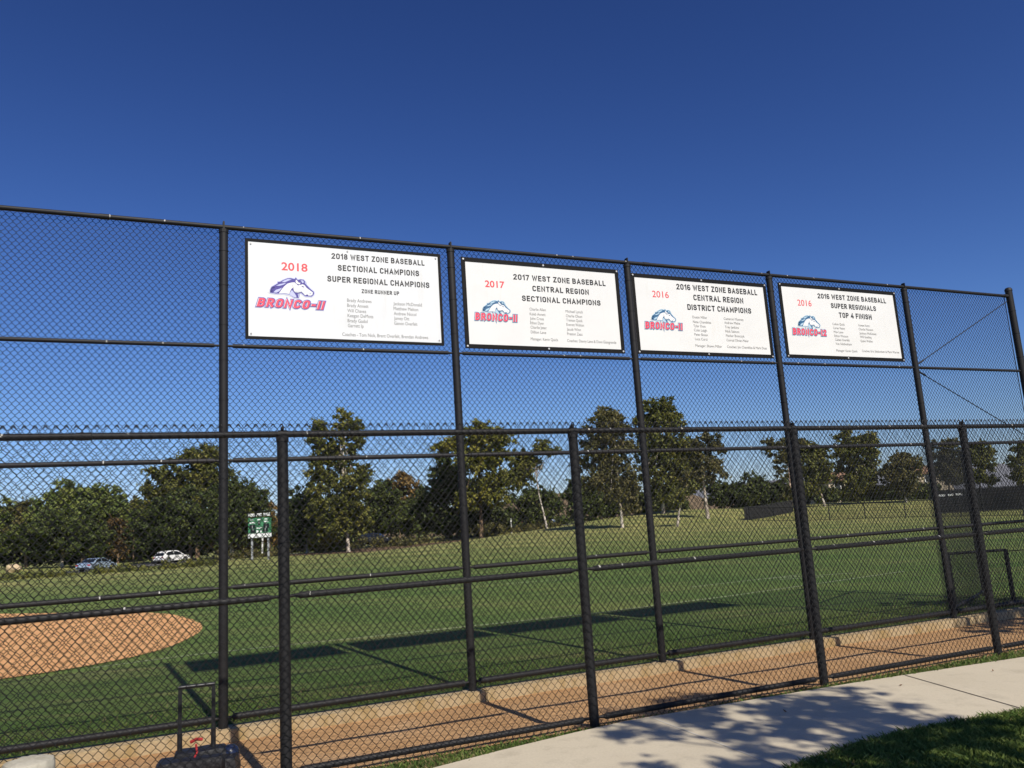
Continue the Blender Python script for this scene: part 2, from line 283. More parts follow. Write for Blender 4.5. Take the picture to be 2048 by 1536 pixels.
HORSE = {'silhouette': [(0.5659, 0.4701), (0.5929, 0.436), (0.6332, 0.4473), (0.6762, 0.4438), (0.6956, 0.4202), (0.6909, 0.3969), (0.7152, 0.369), (0.7669, 0.3135), (0.8171, 0.2727), (0.8205, 0.2546), (0.812, 0.2279), (0.7866, 0.2021), (0.6969, 0.1999), (0.6696, 0.2191), (0.6361, 0.2463), (0.5899, 0.2317), (0.6031, 0.1696), (0.5431, 0.1693), (0.4768, 0.2138), (0.4104, 0.2226), (0.29, 0.2152), (0.2124, 0.2232), (0.2605, 0.2552), (0.2159, 0.2683), (0.2849, 0.3049), (0.2401, 0.3149), (0.2854, 0.3437), (0.3186, 0.3685), (0.3128, 0.3875), (0.358, 0.3905), (0.3947, 0.4222), (0.4495, 0.4489), (0.4983, 0.4556), (0.5502, 0.4461)], 'face': [(0.5465, 0.3969), (0.5645, 0.3819), (0.5797, 0.3699), (0.5948, 0.3532), (0.6257, 0.3631), (0.6566, 0.375), (0.6843, 0.367), (0.7175, 0.3234), (0.7603, 0.2934), (0.8033, 0.2633), (0.7964, 0.2302), (0.7775, 0.2146), (0.7341, 0.212), (0.7406, 0.2254), (0.7159, 0.2284), (0.6971, 0.213), (0.6788, 0.2262), (0.6425, 0.263), (0.5932, 0.2469), (0.5626, 0.2483), (0.5385, 0.2662), (0.5298, 0.2982), (0.5332, 0.3244), (0.5023, 0.2964), (0.4774, 0.2559), (0.4739, 0.2202), (0.4105, 0.2277), (0.3291, 0.2208), (0.3444, 0.2411), (0.3689, 0.2814), (0.3995, 0.3222), (0.4486, 0.3708), (0.5036, 0.3907)], 'ear': [(0.5685, 0.4409), (0.5837, 0.4256), (0.6077, 0.3945), (0.6293, 0.3961), (0.6227, 0.3695), (0.5951, 0.3741), (0.5707, 0.3856), (0.5619, 0.4111)], 'forelock': [(0.6299, 0.432), (0.6698, 0.4315), (0.6787, 0.4058), (0.6569, 0.3914), (0.6511, 0.4138)], 'throat': [(0.5081, 0.2805), (0.5232, 0.2652), (0.5502, 0.228), (0.568, 0.1967), (0.5707, 0.1729), (0.5312, 0.1782), (0.4768, 0.2138), (0.4833, 0.2433)], 'streak_a': [(0.3701, 0.3882), (0.4067, 0.4166), (0.4555, 0.4395), (0.5103, 0.4369), (0.4613, 0.4138), (0.4125, 0.3878)], 'streak_b': [(0.2911, 0.3311), (0.3456, 0.3573), (0.4366, 0.383), (0.3939, 0.3508), (0.3393, 0.3311)], 'streak_c': [(0.2542, 0.229), (0.2906, 0.2699), (0.3508, 0.2931), (0.3752, 0.3076), (0.3384, 0.2537), (0.2961, 0.2284)], 'eye': [(0.6409, 0.3497), (0.6685, 0.3477), (0.6836, 0.3277), (0.6559, 0.3344)], 'nostril': [(0.7548, 0.255), (0.7732, 0.2484), (0.7625, 0.2372)], 'jaw': [(0.5324, 0.2724), (0.5629, 0.2679), (0.6057, 0.2673), (0.6489, 0.2732), (0.6791, 0.2425), (0.6777, 0.2281), (0.6425, 0.2618), (0.5932, 0.2463), (0.5565, 0.2505)], 'ground': [(0.1649, 0.2298), (0.2124, 0.22), (0.29, 0.2152), (0.4104, 0.2214), (0.4768, 0.2105), (0.5738, 0.1711), (0.531, 0.1686), (0.4705, 0.1908), (0.3981, 0.2025), (0.3138, 0.1974), (0.2064, 0.2068)]}

# ------------------------------------------------------------------ ground
AZ1, D1 = 0.42359398, 8.918288          # tall rear fence: direction and distance on the camera axis
AZ2, D2 = 0.41909838, 6.590415          # lower front fence
def F1(s, n, z=0.0): return np.array([s*math.cos(AZ1)-n*math.sin(AZ1), D1+s*math.sin(AZ1)+n*math.cos(AZ1), z])
def F2(s, n, z=0.0): return np.array([s*math.cos(AZ2)-n*math.sin(AZ2), D2+s*math.sin(AZ2)+n*math.cos(AZ2), z])
CTRL = [at(*q) for q in [(0, 1176, 58), (-300, 1192, 58), (215, 1150, 68), (430, 1121, 85), (560, 1113, 88), (700, 1106, 90), (925, 1092, 88), (1050, 1063, 80),
        (1250, 1047, 72), (1400, 1046, 72), (1500, 1043, 77), (1650, 1041, 68), (1812, 1035, 60), (2048, 1034, 52), (2300, 1020, 50),
        (1245, 1060, 62), (1330, 1020, 90), (1416, 1034, 75), (1500, 1015, 95), (1700, 1006, 95), (1812, 1003, 92),
        (1960, 1003, 85), (2100, 998, 80), (2400, 985, 80),
        (190, 1143, 90), (345, 1126, 110), (75, 1152, 80), (430, 1114, 118), (600, 1108, 122), (755, 1088, 120), (1005, 1062, 112),
        (0, 1140, 105), (200, 1128, 125), (-300, 1150, 105), (1150, 1048, 90), (1200, 1046, 100)]]
for X in range(-50, 51, 10):
    for Y in (8, 14, 20, 26):
        q = F1(X, Y-8); CTRL.append(np.array([q[0], q[1], 0.0]))
CTRL += [np.array([x, y, z]) for x, y, z in ((-120, 60, -.6), (-120, 140, -.8), (-60, 160, -.8), (0, 170, -.4), (60, 160, 1.6), (120, 140, 2.0), (110, 70, 1.6))]
CTRL = np.array(CTRL); _P = CTRL[:, :2]/50.0
def _phi(r2): return np.where(r2 > 1e-12, r2*np.log(np.maximum(r2, 1e-12)), 0.0)*.5
_n = len(_P); _A = np.zeros((_n+3, _n+3))
_A[:_n, :_n] = _phi(((_P[:, None]-_P[None])**2).sum(-1)) + np.eye(_n)*.004
_A[:_n, _n] = 1; _A[:_n, _n+1:] = _P; _A[_n, :_n] = 1; _A[_n+1:, :_n] = _P.T
_W = np.linalg.solve(_A, np.concatenate([CTRL[:, 2], np.zeros(3)]))
def zf_arr(XY):
    q = np.asarray(XY, float); rr = np.hypot(q[:, 0], q[:, 1]); sc = np.minimum(1, 165/np.maximum(rr, 1e-6))
    p = q*sc[:, None]/50.0
    z = _phi(((p[:, None]-_P[None])**2).sum(-1)) @ _W[:_n] + _W[_n] + p @ _W[_n+1:]
    nd = -(q[:, 0])*math.sin(AZ1)+(q[:, 1]-D1)*math.cos(AZ1)
    z *= np.clip((nd-4)/10, 0, 1)                          # level by the fence
    return np.clip(z, -2.5, 3.5)
def zf(x, y): return float(zf_arr(np.array([[x, y]]))[0])
def gat(px, py, Y):
    p = at(px, py, Y); p[2] = zf(p[0], p[1]); return p

def sheet(name, us, vs, fn, m, **k):
    U, V_ = np.meshgrid(us, vs); P = fn(U.ravel(), V_.ravel()); nu, nv = len(us), len(vs)
    i, j = np.meshgrid(np.arange(nu-1), np.arange(nv-1)); a = (j*nu+i).ravel()
    return link(name, np_mesh(name, P, np.stack([a, a+1, a+nu+1, a+nu], 1)), m, smooth=True, kind='structure', **k)
def geo_axis(core, step, far): 
    a = list(np.arange(-core, core+.01, step)); g = []; x = core
    while x < far: x *= 1.35; g.append(x)
    return np.array([-q for q in g[::-1]]+a+g)
def f_field(u, v):
    X = u*math.cos(AZ1)-v*math.sin(AZ1); Y = D1+u*math.sin(AZ1)+v*math.cos(AZ1)
    return np.stack([X, Y, zf_arr(np.stack([X, Y], 1))-.004], 1)
_ns = [.11, .5, 1, 2, 3, 4]+list(np.arange(5.5, 150, 2.0)); x = 150
while x < 5000: x *= 1.3; _ns.append(x)
sheet('grass_field', geo_axis(140, 2.5, 5000), np.array(_ns), f_field, GRASS)
def f_lawn(u, v):
    X = u*math.cos(AZ2)-v*math.sin(AZ2); Y = D2+u*math.sin(AZ2)+v*math.cos(AZ2)
    return np.stack([X, Y, np.full(len(X), .012)], 1)
sheet('lawn', geo_axis(12, .6, 3000), np.array([-3000, -1000, -300, -100, -40, -15, -8, -5, -4, -3, -2.4, -2, -1.6, -1.2, -.8, -.4, -.02]), f_lawn, LAWN)
def f_alley(u, v):                                          # v 0..1 across the gap between the fences
    a = np.stack([u*math.cos(AZ2), D2+u*math.sin(AZ2)], 1); b = np.stack([u*math.cos(AZ1)+.115*math.sin(AZ1), D1+u*math.sin(AZ1)-.115*math.cos(AZ1)], 1)
    a[:, 0] += .03*math.sin(AZ2); a[:, 1] -= .03*math.cos(AZ2)
    q = a+(b-a)*v[:, None]; z = .018-.118*np.clip(v/.42, 0, 1)**1.3 + .006*np.sin(u*5.1+v*7)*np.sin(u*2.3-v*11)
    return np.stack([q[:, 0], q[:, 1], z], 1)
sheet('dirt_path', np.arange(-14, 30, .2), np.linspace(0, 1, 15), f_alley, DIRT)

def strip(name, pts, width, m, dz=.01, seg=2.0, z=None, **k):
    P = [np.array(p[:2], float) for p in pts]; L = []
    for a, b in zip(P[:-1], P[1:]):
        nn = max(1, int(np.linalg.norm(b-a)/seg)); L += [a+(b-a)*i/nn for i in range(nn)]
    L.append(P[-1]); V = []; F = []
    for i, p in enumerate(L):
        d = L[min(i+1, len(L)-1)]-L[max(i-1, 0)]; d /= np.linalg.norm(d); nrm = np.array([-d[1], d[0]])
        for h in (-.5, -.17, .17, .5):
            q = p+nrm*width*h; V.append((q[0], q[1], (zf(*q) if z is None else z)+dz))
    for i in range(len(L)-1):
        for j in range(3): F.append((i*4+j, i*4+4+j, i*4+5+j, i*4+1+j))
    return link(name, np_mesh(name, V, F), m, smooth=True, kind='structure', **k)
def patch(name, outline, m, dz, res=.5, **k):
    """ground patch filling an outline, draped on the terrain"""
    bm = bmesh.new(); vs = [bm.verts.new((x, y, 0)) for x, y in outline]; bm.faces.new(vs)
    bmesh.ops.triangulate(bm, faces=bm.faces[:])
    for _ in range(3): bmesh.ops.subdivide_edges(bm, edges=[e for e in bm.edges if e.calc_length() > res*2], cuts=1); bmesh.ops.triangulate(bm, faces=bm.faces[:])
    P = np.array([v.co[:2] for v in bm.verts]); Z = zf_arr(P)+dz
    for v, z in zip(bm.verts, Z): v.co.z = z
    for f in bm.faces:
        if f.normal.z < 0: f.normal_flip()
    me = bpy.data.meshes.new(name); bm.to_mesh(me); bm.free()
    return link(name, me, m, kind='structure', **k)
inf = [(-40, 30), (-26, 30), (-15.73, 24.66), (-13.06, 23.38), (-11.14, 22.38), (-9.76, 21.44), (-8.86, 20.57), (-8.02, 19.43), (-7.34, 18.32), (-6.83, 17.38), (-6.5, 16.63), (-6.26, 15.9), (-6.06, 14.98), (-5.95, 14.02), (-5.93, 13.41), (-6.05, 12.82), (-6.32, 12.28), (-6.77, 11.79), (-7.22, 11.38), (-12, 9.0), (-18, 7), (-26, 4), (-40, 3)]
infj = []
for (a, b) in zip(inf, inf[1:]+inf[:1]):
    nn = max(1, int(math.dist(a, b)/.35)) if a[0] > -20 and b[0] > -20 else 1
    infj += [(a[0]+(b[0]-a[0])*i/nn, a[1]+(b[1]-a[1])*i/nn) for i in range(nn)]
for _ in range(2): infj = [((p[0]+2*q[0]+r[0])/4+random.uniform(-.02, .02), (p[1]+2*q[1]+r[1])/4+random.uniform(-.02, .02)) for p, q, r in zip(infj[-1:]+infj[:-1], infj, infj[1:]+infj[:1])]
patch('infield_dirt', infj, INFIELD, .012, 1.2)
strip('foul_line', [(-6.3, 12.0), (-5.1, 12.75), (-2.1, 13.75), (1.31, 14.95), (4.3, 16.6), (9, 19.6)], .055, CHALK, .006, .6)
for q in ([(1515, 1160, 20), (1710, 1152, 20)], [(1560, 1170, 19.5), (1650, 1166, 19.5)], [(1010, 1133, 24), (1120, 1137, 24)], [(1380, 1173, 19), (1600, 1164, 20.5)]):
    strip('faded_line', [at(*p)[:2] for p in q], .07, CHALK, .006, .8)
strip('road', [at(*q)[:2] for q in ((-400, 1165, 70), (75, 1152, 84), (190, 1141, 94), (345, 1124, 112), (480, 1113, 122), (800, 1090, 126), (1100, 1060, 116), (1400, 1040, 125))], 9.0, ASPH, .03, 4)
strip('road_kerb', [at(*q)[:2] for q in ((-400, 1170, 66.5), (75, 1156, 79), (190, 1146, 89), (345, 1130, 106), (480, 1119, 116), (800, 1092, 120))], .5, KERB, .14, 4)
patch('mulch_bed', [tuple(at(*q)[:2]) for q in ((560, 1112, 88.5), (700, 1107, 89.5), (925, 1093, 88), (1060, 1064, 82), (1080, 1055, 90), (930, 1078, 101), (700, 1097, 103), (560, 1106, 103))], MULCH, .04, 3)
# sidewalk: a curved slab with two joints
farE = [(-6.5, -.2), (-4.2, 2.6), (-2.3, 4.55), (-1.3, 5.42), (-.70, 5.89), (-.26, 6.21), (.30, 6.58), (.75, 6.85), (1.3, 7.08), (1.89, 7.31), (2.93, 7.72), (3.9, 8.06), (4.97, 8.43), (7, 9.1), (12, 10.6), (25, 14.5)]
nearE = [(-4.9, -1.4), (-2.7, 1.25), (-.9, 3.2), (.15, 4.20), (.72, 4.72), (1.15, 5.08), (1.56, 5.41), (1.85, 5.63), (2.15, 5.84), (2.6, 6.08), (3.15, 6.28), (3.72, 6.46), (4.9, 6.83), (7.2, 7.5), (12.6, 9.0), (25.6, 12.9)]
mb = MB(); V = [(x, y, .034) for x, y in farE]+[(x, y, .034) for x, y in nearE]; nF = len(farE)
V += [(x, y, -.08) for x, y, _ in V]; F = []
for i in range(nF-1):
    F += [(i, nF+i, nF+i+1, i+1), (2*nF+i, i, i+1, 2*nF+i+1), (nF+i, 3*nF+i, 3*nF+i+1, nF+i+1)]
mb.add(V, F); mb.build('sidewalk', CONC, kind='structure')
def joint(a, b, wd, m):
    mb = MB(); a = np.array(a); b = np.array(b); d = (b-a)/np.linalg.norm(b-a); n_ = np.array([-d[1], d[0]])*wd/2
    mb.add([(*(a-n_), .0372), (*(b-n_), .0372), (*(b+n_), .0372), (*(a+n_), .0372)], [(0, 1, 2, 3)])
    mb.build('pavement_joint', m, kind='structure')
joint((3.50, 7.90), (3.70, 6.47), .014, mat('joint_dirt', (.09, .075, .055), .95))
joint((.95, 6.92), (1.54, 5.42), .010, mat('joint_sealant', (.52, .50, .45), .7))
joint((-1.6, 5.1), (-.45, 3.68), .012, bpy.data.materials['joint_dirt'])
# concrete curb carrying the tall fence
mb = MB(); 
for s0 in np.arange(-15.2, 20, 7.32): mb.box((s0+3.66, 0, -.118), (7.314, .23, .236), bev=.012)
mb.build('concrete_curb', CURBC, empty('curb_base', (0, D1, 0), AZ1), smooth=False)
cb = bpy.data.objects['concrete_curb']; root = cb.parent; cb.parent = None; cb.matrix_world = Matrix.Translation((0, D1, 0)) @ Matrix.Rotation(AZ1, 4, 'Z'); bpy.data.objects.remove(root); cb['kind'] = 'structure'

# ------------------------------------------------------------------ chain-link fences
def chain_mesh(name, s0, s1, z0, z1, y, w=.0295, hv=.0354, r=.0026, sides=3, ends=False):
    """woven wires: each one zigzags over a column, neighbours meet at the crossings"""
    ks = np.arange(int((s1-s0)/w)); nj = int(round((z1-z0)/hv))+1; js = np.arange(nj)
    K, J = np.meshgrid(ks, js, indexing='ij')
    x = s0+K*w+np.where((J+K) % 2 == 0, 0.0, w); z = z0+J*hv + (x-s0)*0
    right = (J+K) % 2 == 1
    jit = rng.normal(0, .0011, x.shape); z = z+jit; x = x+rng.normal(0, .0009, x.shape)
    b = .0042                                              # flat of each bend, so that crossings read rounded
    xa = np.stack([x, x], -1).reshape(len(ks), -1); za = np.stack([z-b, z+b], -1).reshape(len(ks), -1)
    yb = np.where(right, 1, -1)*r*.9; ya = y+np.stack([yb, yb], -1).reshape(len(ks), -1)
    wav = .006*np.sin(xa*2.1+za*1.3)+.004*np.sin(za*4.0-xa*1.1); ya = ya+wav*.7
    P = np.stack([xa, ya, za], -1); nk, npt = P.shape[:2]
    T = np.empty_like(P); T[:, 1:-1] = P[:, 2:]-P[:, :-2]; T[:, 0] = P[:, 1]-P[:, 0]; T[:, -1] = P[:, -1]-P[:, -2]
    T /= np.linalg.norm(T, axis=-1, keepdims=True)
    Nn = np.array([0, 1.0, 0]); A = np.cross(T, Nn); A /= np.linalg.norm(A, axis=-1, keepdims=True); B = np.cross(T, A)
    V = np.stack([P+r*(A*math.cos(q)+B*math.sin(q)) for q in (2*math.pi*np.arange(sides)/sides+.5)], 2)
    base = (np.arange(nk)[:, None]*npt+np.arange(npt-1)[None])*sides; F = []
    for k in range(sides):
        k2 = (k+1) % sides; F.append(np.stack([base+k, base+k2, base+sides+k2, base+sides+k], -1))
    V = V.reshape(-1, 3); F = np.stack(F, 2).reshape(-1, 4)
    if ends:                                               # folded wire ends along the top selvage
        mb = MB(); zt = z0+(nj-1)*hv; o = 0 if (nj-1) % 2 == 0 else w
        for k in range(int((s1-s0)/(2*w))):
            s = s0+k*2*w+o
            mb.tube([(s-.013, y, zt-.016), (s-.004, y-.003, zt+.003), (s+.004, y-.003, zt+.003), (s+.014, y, zt-.017)],   .0040, 5, cap=False)
        F = np.concatenate([F, np.array(mb.f)+len(V)]); V = np.concatenate([V, np.array(mb.v)])
    return np_mesh(name, V, F)
def pipe(name, p, q, r, m, root, n=14, **k):
    mb = MB(); mb.tube([p, q], r, n); return mb.build(name, m, root, smooth=True, **k)
S1 = [-7.98, -5.53, -3.0749, -.6586, 1.6692, 3.9275, 6.4901, 8.8757]; H1 = [.0865, 1.2343, 2.4219, 3.5498, 4.7774]
T1 = empty('chain_link_fence', (0, D1, 0), AZ1, label='tall black chain-link backstop fence carrying the four white signs above the stained concrete curb', cat='fence')
for i, s in enumerate(S1):
    last = i == len(S1)-1; mb = MB(); rp = .052 if last else .0425
    top = 4.86 if last else 4.735
    mb.tube([(s, 0, -.02), (s, 0, top)], rp, 18)
    if last: mb.lathe([(.057, 0), (.057, .03), (.04, .055), (.01, .065)], 16, (s, 0, top))
    for zz in np.arange(.35, 4.7, .38): mb.tube([(s, 0, zz+.012*math.sin(zz*9+i)), (s, 0, zz+.012+.012*math.sin(zz*9+i))], rp+.0035, 18)
    po = mb.build('post', VPOST, T1, smooth=True)
    if not last:
        mb = MB(); mb.tube([(s, 0, 4.715), (s, 0, 4.75)], .047, 16); mb.box((s, 0, 4.79), (.018, .066, .092), bev=.006)
        mb.build('post_cap', VPOST, po)
for j, z in enumerate(H1):
    rr = [.030, .0235, .0235, .0205, .024][j]
    if j == 4:
        for a, b in ((-9.5, -4.1), (-4.1, 2.0), (2.0, 8.83)): 
            mb = MB(); mb.tube([(a, 0, z), (b-.002, 0, z)], rr, 14); mb.tube([(b-.09, 0, z), (b-.004, 0, z)], rr+.004, 14); mb.build('top_rail', VINYL, T1, smooth=True)
        continue
    for a, b in zip([-10.4]+S1[:-1], S1):
        mb = MB(); mb.tube([(a+.085, 0, z), (b-.085, 0, z)], rr, 14)
        mb.tube([(a+.03, 0, z), (a+.09, 0, z)], .012, 8); mb.tube([(b-.09, 0, z), (b-.03, 0, z)], .012, 8)
        mb.build('bottom_rail' if j == 0 else 'middle_rail', VINYL, T1, smooth=True)
link('wire_mesh', chain_mesh('wire_mesh', -9.0, 8.80, .035, 4.80, .048, r=.0030), WIRE, T1, smooth=True)
pipe('tension_bar', (8.80, .04, .05), (8.80, .04, 4.80), .007, VPOST, T1, 8)
pipe('brace_rod', (6.55, .02, 3.60), (8.83, .02, 4.70), .007, VPOST, T1, 8)
pipe('brace_rod', (6.55, .02, 3.50), (8.83, .02, 2.47), .007, VPOST, T1, 8)
mb = MB(); mb.tube([(6.55, .02, 3.60), (6.70, .02, 3.67)], .014, 8); mb.tube([(6.55, .02, 3.50), (6.70, .02, 3.44)], .014, 8); mb.build('turnbuckle', VPOST, T1)

S2 = [-6.68, -4.27, -1.8647, .535, 2.9569, 5.3396, 7.74, 10.14]
T2 = empty('chain_link_fence', (0, D2, 0), AZ2, label='lower black chain-link fence standing nearest, between the dirt path and the sidewalk', cat='fence')
for i, s in enumerate(S2):
    mb = MB(); mb.tube([(s, 0, -.02), (s, 0, 2.385)], .0395, 18)
    for zz in (.30, .75, 1.62, 2.05): mb.tube([(s, 0, zz), (s, 0, zz+.01)], .043, 18)
    po = mb.build('post', VPOST, T2, smooth=True)
    mb = MB(); mb.tube([(s, 0, 2.345), (s, 0, 2.385)], .045, 16); mb.tube([(s-.03, 0, 2.40), (s+.03, 0, 2.40)], .030, 14); mb.box((s, 0, 2.44), (.02, .05, .035), bev=.006)
    mb.build('post_cap', VPOST, po, smooth=True)
for a, b in ((-7.5, -3.1), (-3.1, 1.75), (1.75, 6.55), (6.55, 11)):
    mb = MB(); mb.tube([(a, 0, 2.40), (b-.002, 0, 2.40)], .0235, 14); mb.tube([(b-.10, 0, 2.40), (b-.004, 0, 2.40)], .027, 14); mb.build('top_rail', VINYL, T2, smooth=True)
for j, (z, rr) in enumerate(((.079, .0235), (1.245, .0235))):
    for a, b in zip(S2[:-1], S2[1:]):
        mb = MB(); mb.tube([(a+.105, 0, z), (b-.105, 0, z)], rr, 14)
        mb.lathe([(rr+.003, -.02), (rr+.003, .0), (.012, .012)], 12)
        mb.v = mb.v[:-36]; mb.f = [f for f in mb.f if max(f) < len(mb.v)]; mb.m = [0]*len(mb.f)
        for e, sg in ((a, 1), (b, -1)): mb.tube([(e+sg*.03, .012, z), (e+sg*.075, .012, z), (e+sg*.11, 0, z)], [.011, .012, .02], 8)
        mb.build('bottom_rail' if j == 0 else 'middle_rail', VINYL, T2, smooth=True)
link('wire_mesh', chain_mesh('wire_mesh', -6.9, 10.8, -.012, 2.466, -.047, w=.0299, r=.0025, ends=True), WIRE, T2, smooth=True)

# short wing fence leaving the tall fence at its fifth post
a = F1(6.49, .09); b = np.array([7.647, 13.876, 0.0]); d = b-a; Lw = float(np.hypot(d[0], d[1]))
T3 = empty('chain_link_fence', a, math.atan2(d[1], d[0]), label='short head-high chain-link wing running back from the tall fence near its right end', cat='fence')
mb = MB(); mb.tube([(Lw, 0, -.1), (Lw, 0, 2.44)], .030, 12); mb.build('post', VPOST, T3, smooth=True)
for z in (.08, 2.42): pipe('rail', (.02, 0, z), (Lw, 0, z), .02, VINYL, T3)
link('wire_mesh', chain_mesh('wire_mesh', .03, Lw-.02, .03, 2.44, .02, r=.0018), WIRE, T3, smooth=True)

# ------------------------------------------------------------------ champions signs
def mk_board(name, c):
    m = mat(name, c, .38, spec=.4); t = NT(m); p = t.pos()
    cc_ = t.mix(t.ramp(t.noise(p, 2.4, 5), [(.4, (0,)*3), (.7, (.6,)*3)]), c, tuple(x*.94 for x in c))
    cc_ = t.mix(t.ramp(t.noise(t.pos((7, 7, .8)), 1.6, 5, .7), [(.58, (0,)*3), (.75, (.3,)*3)]), cc_, (c[0]*.86, c[1]*.83, c[2]*.76))
    t.col(cc_); t.bump(t.noise(p, 1.7, 2), .25, .03); return m
BOARD_A = mk_board('white_board', (.72, .73, .725)); BOARD_B = mk_board('warm_white_board', (.735, .73, .70))
FRAME = mat('sign_black', (.006, .0055, .005), .7, spec=.2)
INK = dict(black=mat('black_ink', (.010, .009, .009), .55), grey=mat('grey_ink', (.16, .155, .145), .55), red=mat('red_ink', (.72, .055, .065), .5),
           pink=mat('crimson_ink', (.80, .062, .11), .5), navy=mat('purple_blue_ink', (.055, .040, .26), .5), teal=mat('steel_blue_ink', (.035, .12, .24), .5),
           lav=mat('lavender_ink', (.48, .50, .74), .5), pale=mat('pale_blue_ink', (.42, .58, .68), .5), white=mat('white_ink', (.76, .76, .75), .45), mist=mat('grey_shade_ink', (.56, .58, .60), .5))
dg = None
def text_geo(body, bold=0.0, shear=0.0, space=1.0):
    cu = bpy.data.curves.new('t', 'FONT'); cu.body = body; cu.size = 1.0; cu.offset = bold; cu.shear = shear; cu.space_character = space
    cu.resolution_u = 3; o = bpy.data.objects.new('t', cu); COL.objects.link(o)
    bpy.context.view_layer.update(); d = bpy.context.evaluated_depsgraph_get()
    me = bpy.data.meshes.new_from_object(o.evaluated_get(d)); bpy.data.objects.remove(o)
    V = np.array([v.co[:2] for v in me.vertices]); F = [tuple(p.vertices) for p in me.polygons]; bpy.data.meshes.remove(me)
    return V, F
def put_text(mb, body, x0, x1, y, cap, off, bold=0.0, shear=0.0, ref=None, space=1.0, mi=0):
    V, F = text_geo(body, bold, shear, space); R0 = text_geo(body, 0, shear, space)[0] if bold else V
    a, b = R0[:, 0].min(), R0[:, 0].max(); capu = text_geo(ref or 'E', 0)[0][:, 1].max()
    X = x0+(V[:, 0]-a)*(x1-x0)/(b-a); Z = y+V[:, 1]*cap/capu
    # faces turned towards the camera side (local -y)
    mb.add(np.stack([X, np.full(len(X), -off), Z], 1), F, mi)
def poly(mb, pts, off, mi=0):
    bm = bmesh.new(); bm.faces.new([bm.verts.new((x, -off, z)) for x, z in pts]); bmesh.ops.triangulate(bm, faces=bm.faces[:]); mb.bm(bm, None, mi)
# condensed sans capitals for the headings, drawn as strokes (unit cap height)
def _arc(cx, cy, rx, ry, a0, a1, n=7): return [(cx+rx*math.cos(R(a0+(a1-a0)*i/n)), cy+ry*math.sin(R(a0+(a1-a0)*i/n))) for i in range(n+1)]
def _bowl(w, y0, y1): r = min(.22, (y1-y0)/2); return [(0, y1), (w-r, y1)]+_arc(w-r, y1-r, r, r, 90, 0)[1:]+_arc(w-r, y0+r, r, r, 0, -90)+[(0, y0)]
_w = .46; _r = .23
_O = _arc(_r, 1-_r, _r, _r, 90, 180)+_arc(_r, _r, _r, _r, 180, 270)[0:]+_arc(_r, _r, _r, _r, 270, 360)[1:]+_arc(_r, 1-_r, _r, _r, 0, 90)
_C = _arc(_r, 1-_r, _r, _r, 22, 180)+_arc(_r, _r, _r, _r, 180, 338)
_S = _arc(.22, .76, .22, .24, 10, 180)+_arc(.22, .74, .22, .22, 180, 250)[1:]+_arc(.22, .27, .24, .26, 65, 0)+_arc(.22, .24, .24, .24, 0, -170)[1:]
_6 = _arc(_r, 1-_r, _r, _r, 42, 180)+[(0, _r)]+_arc(_r, _r, _r, _r, 180, 360)[1:]+[(_w, .30)]+_arc(_r, .30, _r, .24, 0, 165)
GLYPH = {'A': (.54, [[(0, 0), (.27, 1), (.54, 0)], [(.10, .30), (.44, .30)]]), 'B': (.47, [[(0, 0), (0, 1)], _bowl(.44, .53, 1), _bowl(.47, 0, .53)]), 'C': (_w, [_C]),
    'D': (.48, [[(0, 0), (0, 1)], _bowl(.48, 0, 1)]), 'E': (.40, [[(.40, 1), (0, 1), (0, 0), (.40, 0)], [(0, .52), (.36, .52)]]), 'F': (.40, [[(.40, 1), (0, 1), (0, 0)], [(0, .50), (.36, .50)]]),
    'G': (_w, [_C[:-2]+[(_w, _r), (_w, .43), (.27, .43)]]), 'H': (.48, [[(0, 0), (0, 1)], [(.48, 0), (.48, 1)], [(0, .52), (.48, .52)]]), 'I': (0, [[(0, 0), (0, 1)]]),
    'L': (.38, [[(0, 1), (0, 0), (.38, 0)]]), 'M': (.62, [[(0, 0), (0, 1), (.31, .22), (.62, 1), (.62, 0)]]), 'N': (.48, [[(0, 0), (0, 1), (.48, 0), (.48, 1)]]), 'O': (_w, [_O]),
    'P': (.45, [[(0, 0), (0, 1)], _bowl(.45, .46, 1)]), 'R': (.47, [[(0, 0), (0, 1)], _bowl(.45, .48, 1), [(.20, .48), (.48, 0)]]), 'S': (.46, [_S]), 'T': (.46, [[(0, 1), (.46, 1)], [(.23, 1), (.23, 0)]]),
    'U': (_w, [[(0, 1), (0, _r)]+_arc(_r, _r, _r, _r, 180, 360)[1:]+[(_w, 1)]]), 'W': (.74, [[(0, 1), (.18, 0), (.37, .9), (.56, 0), (.74, 1)]]), 'Z': (.45, [[(0, 1), (.45, 1), (0, 0), (.45, 0)]]),
    '-': (.24, [[(0, .46), (.24, .46)]]), '0': (_w, [_O]), '1': (.20, [[(0, .80), (.20, 1), (.20, 0)]]), '2': (.45, [_arc(.225, .77, .225, .23, 165, -35)+[(0, 0), (.45, 0)]]), '4': (.50, [[(.50, .25), (0, .25), (.34, 1)], [(.38, .50), (.38, 0)]]),
    '6': (_w, [_6]), '7': (.44, [[(0, 1), (.44, 1), (.14, 0)]]), '8': (.46, [_arc(.23, .755, .20, .245, -90, 270, 14), _arc(.23, .255, .23, .255, -90, 270, 14)])}
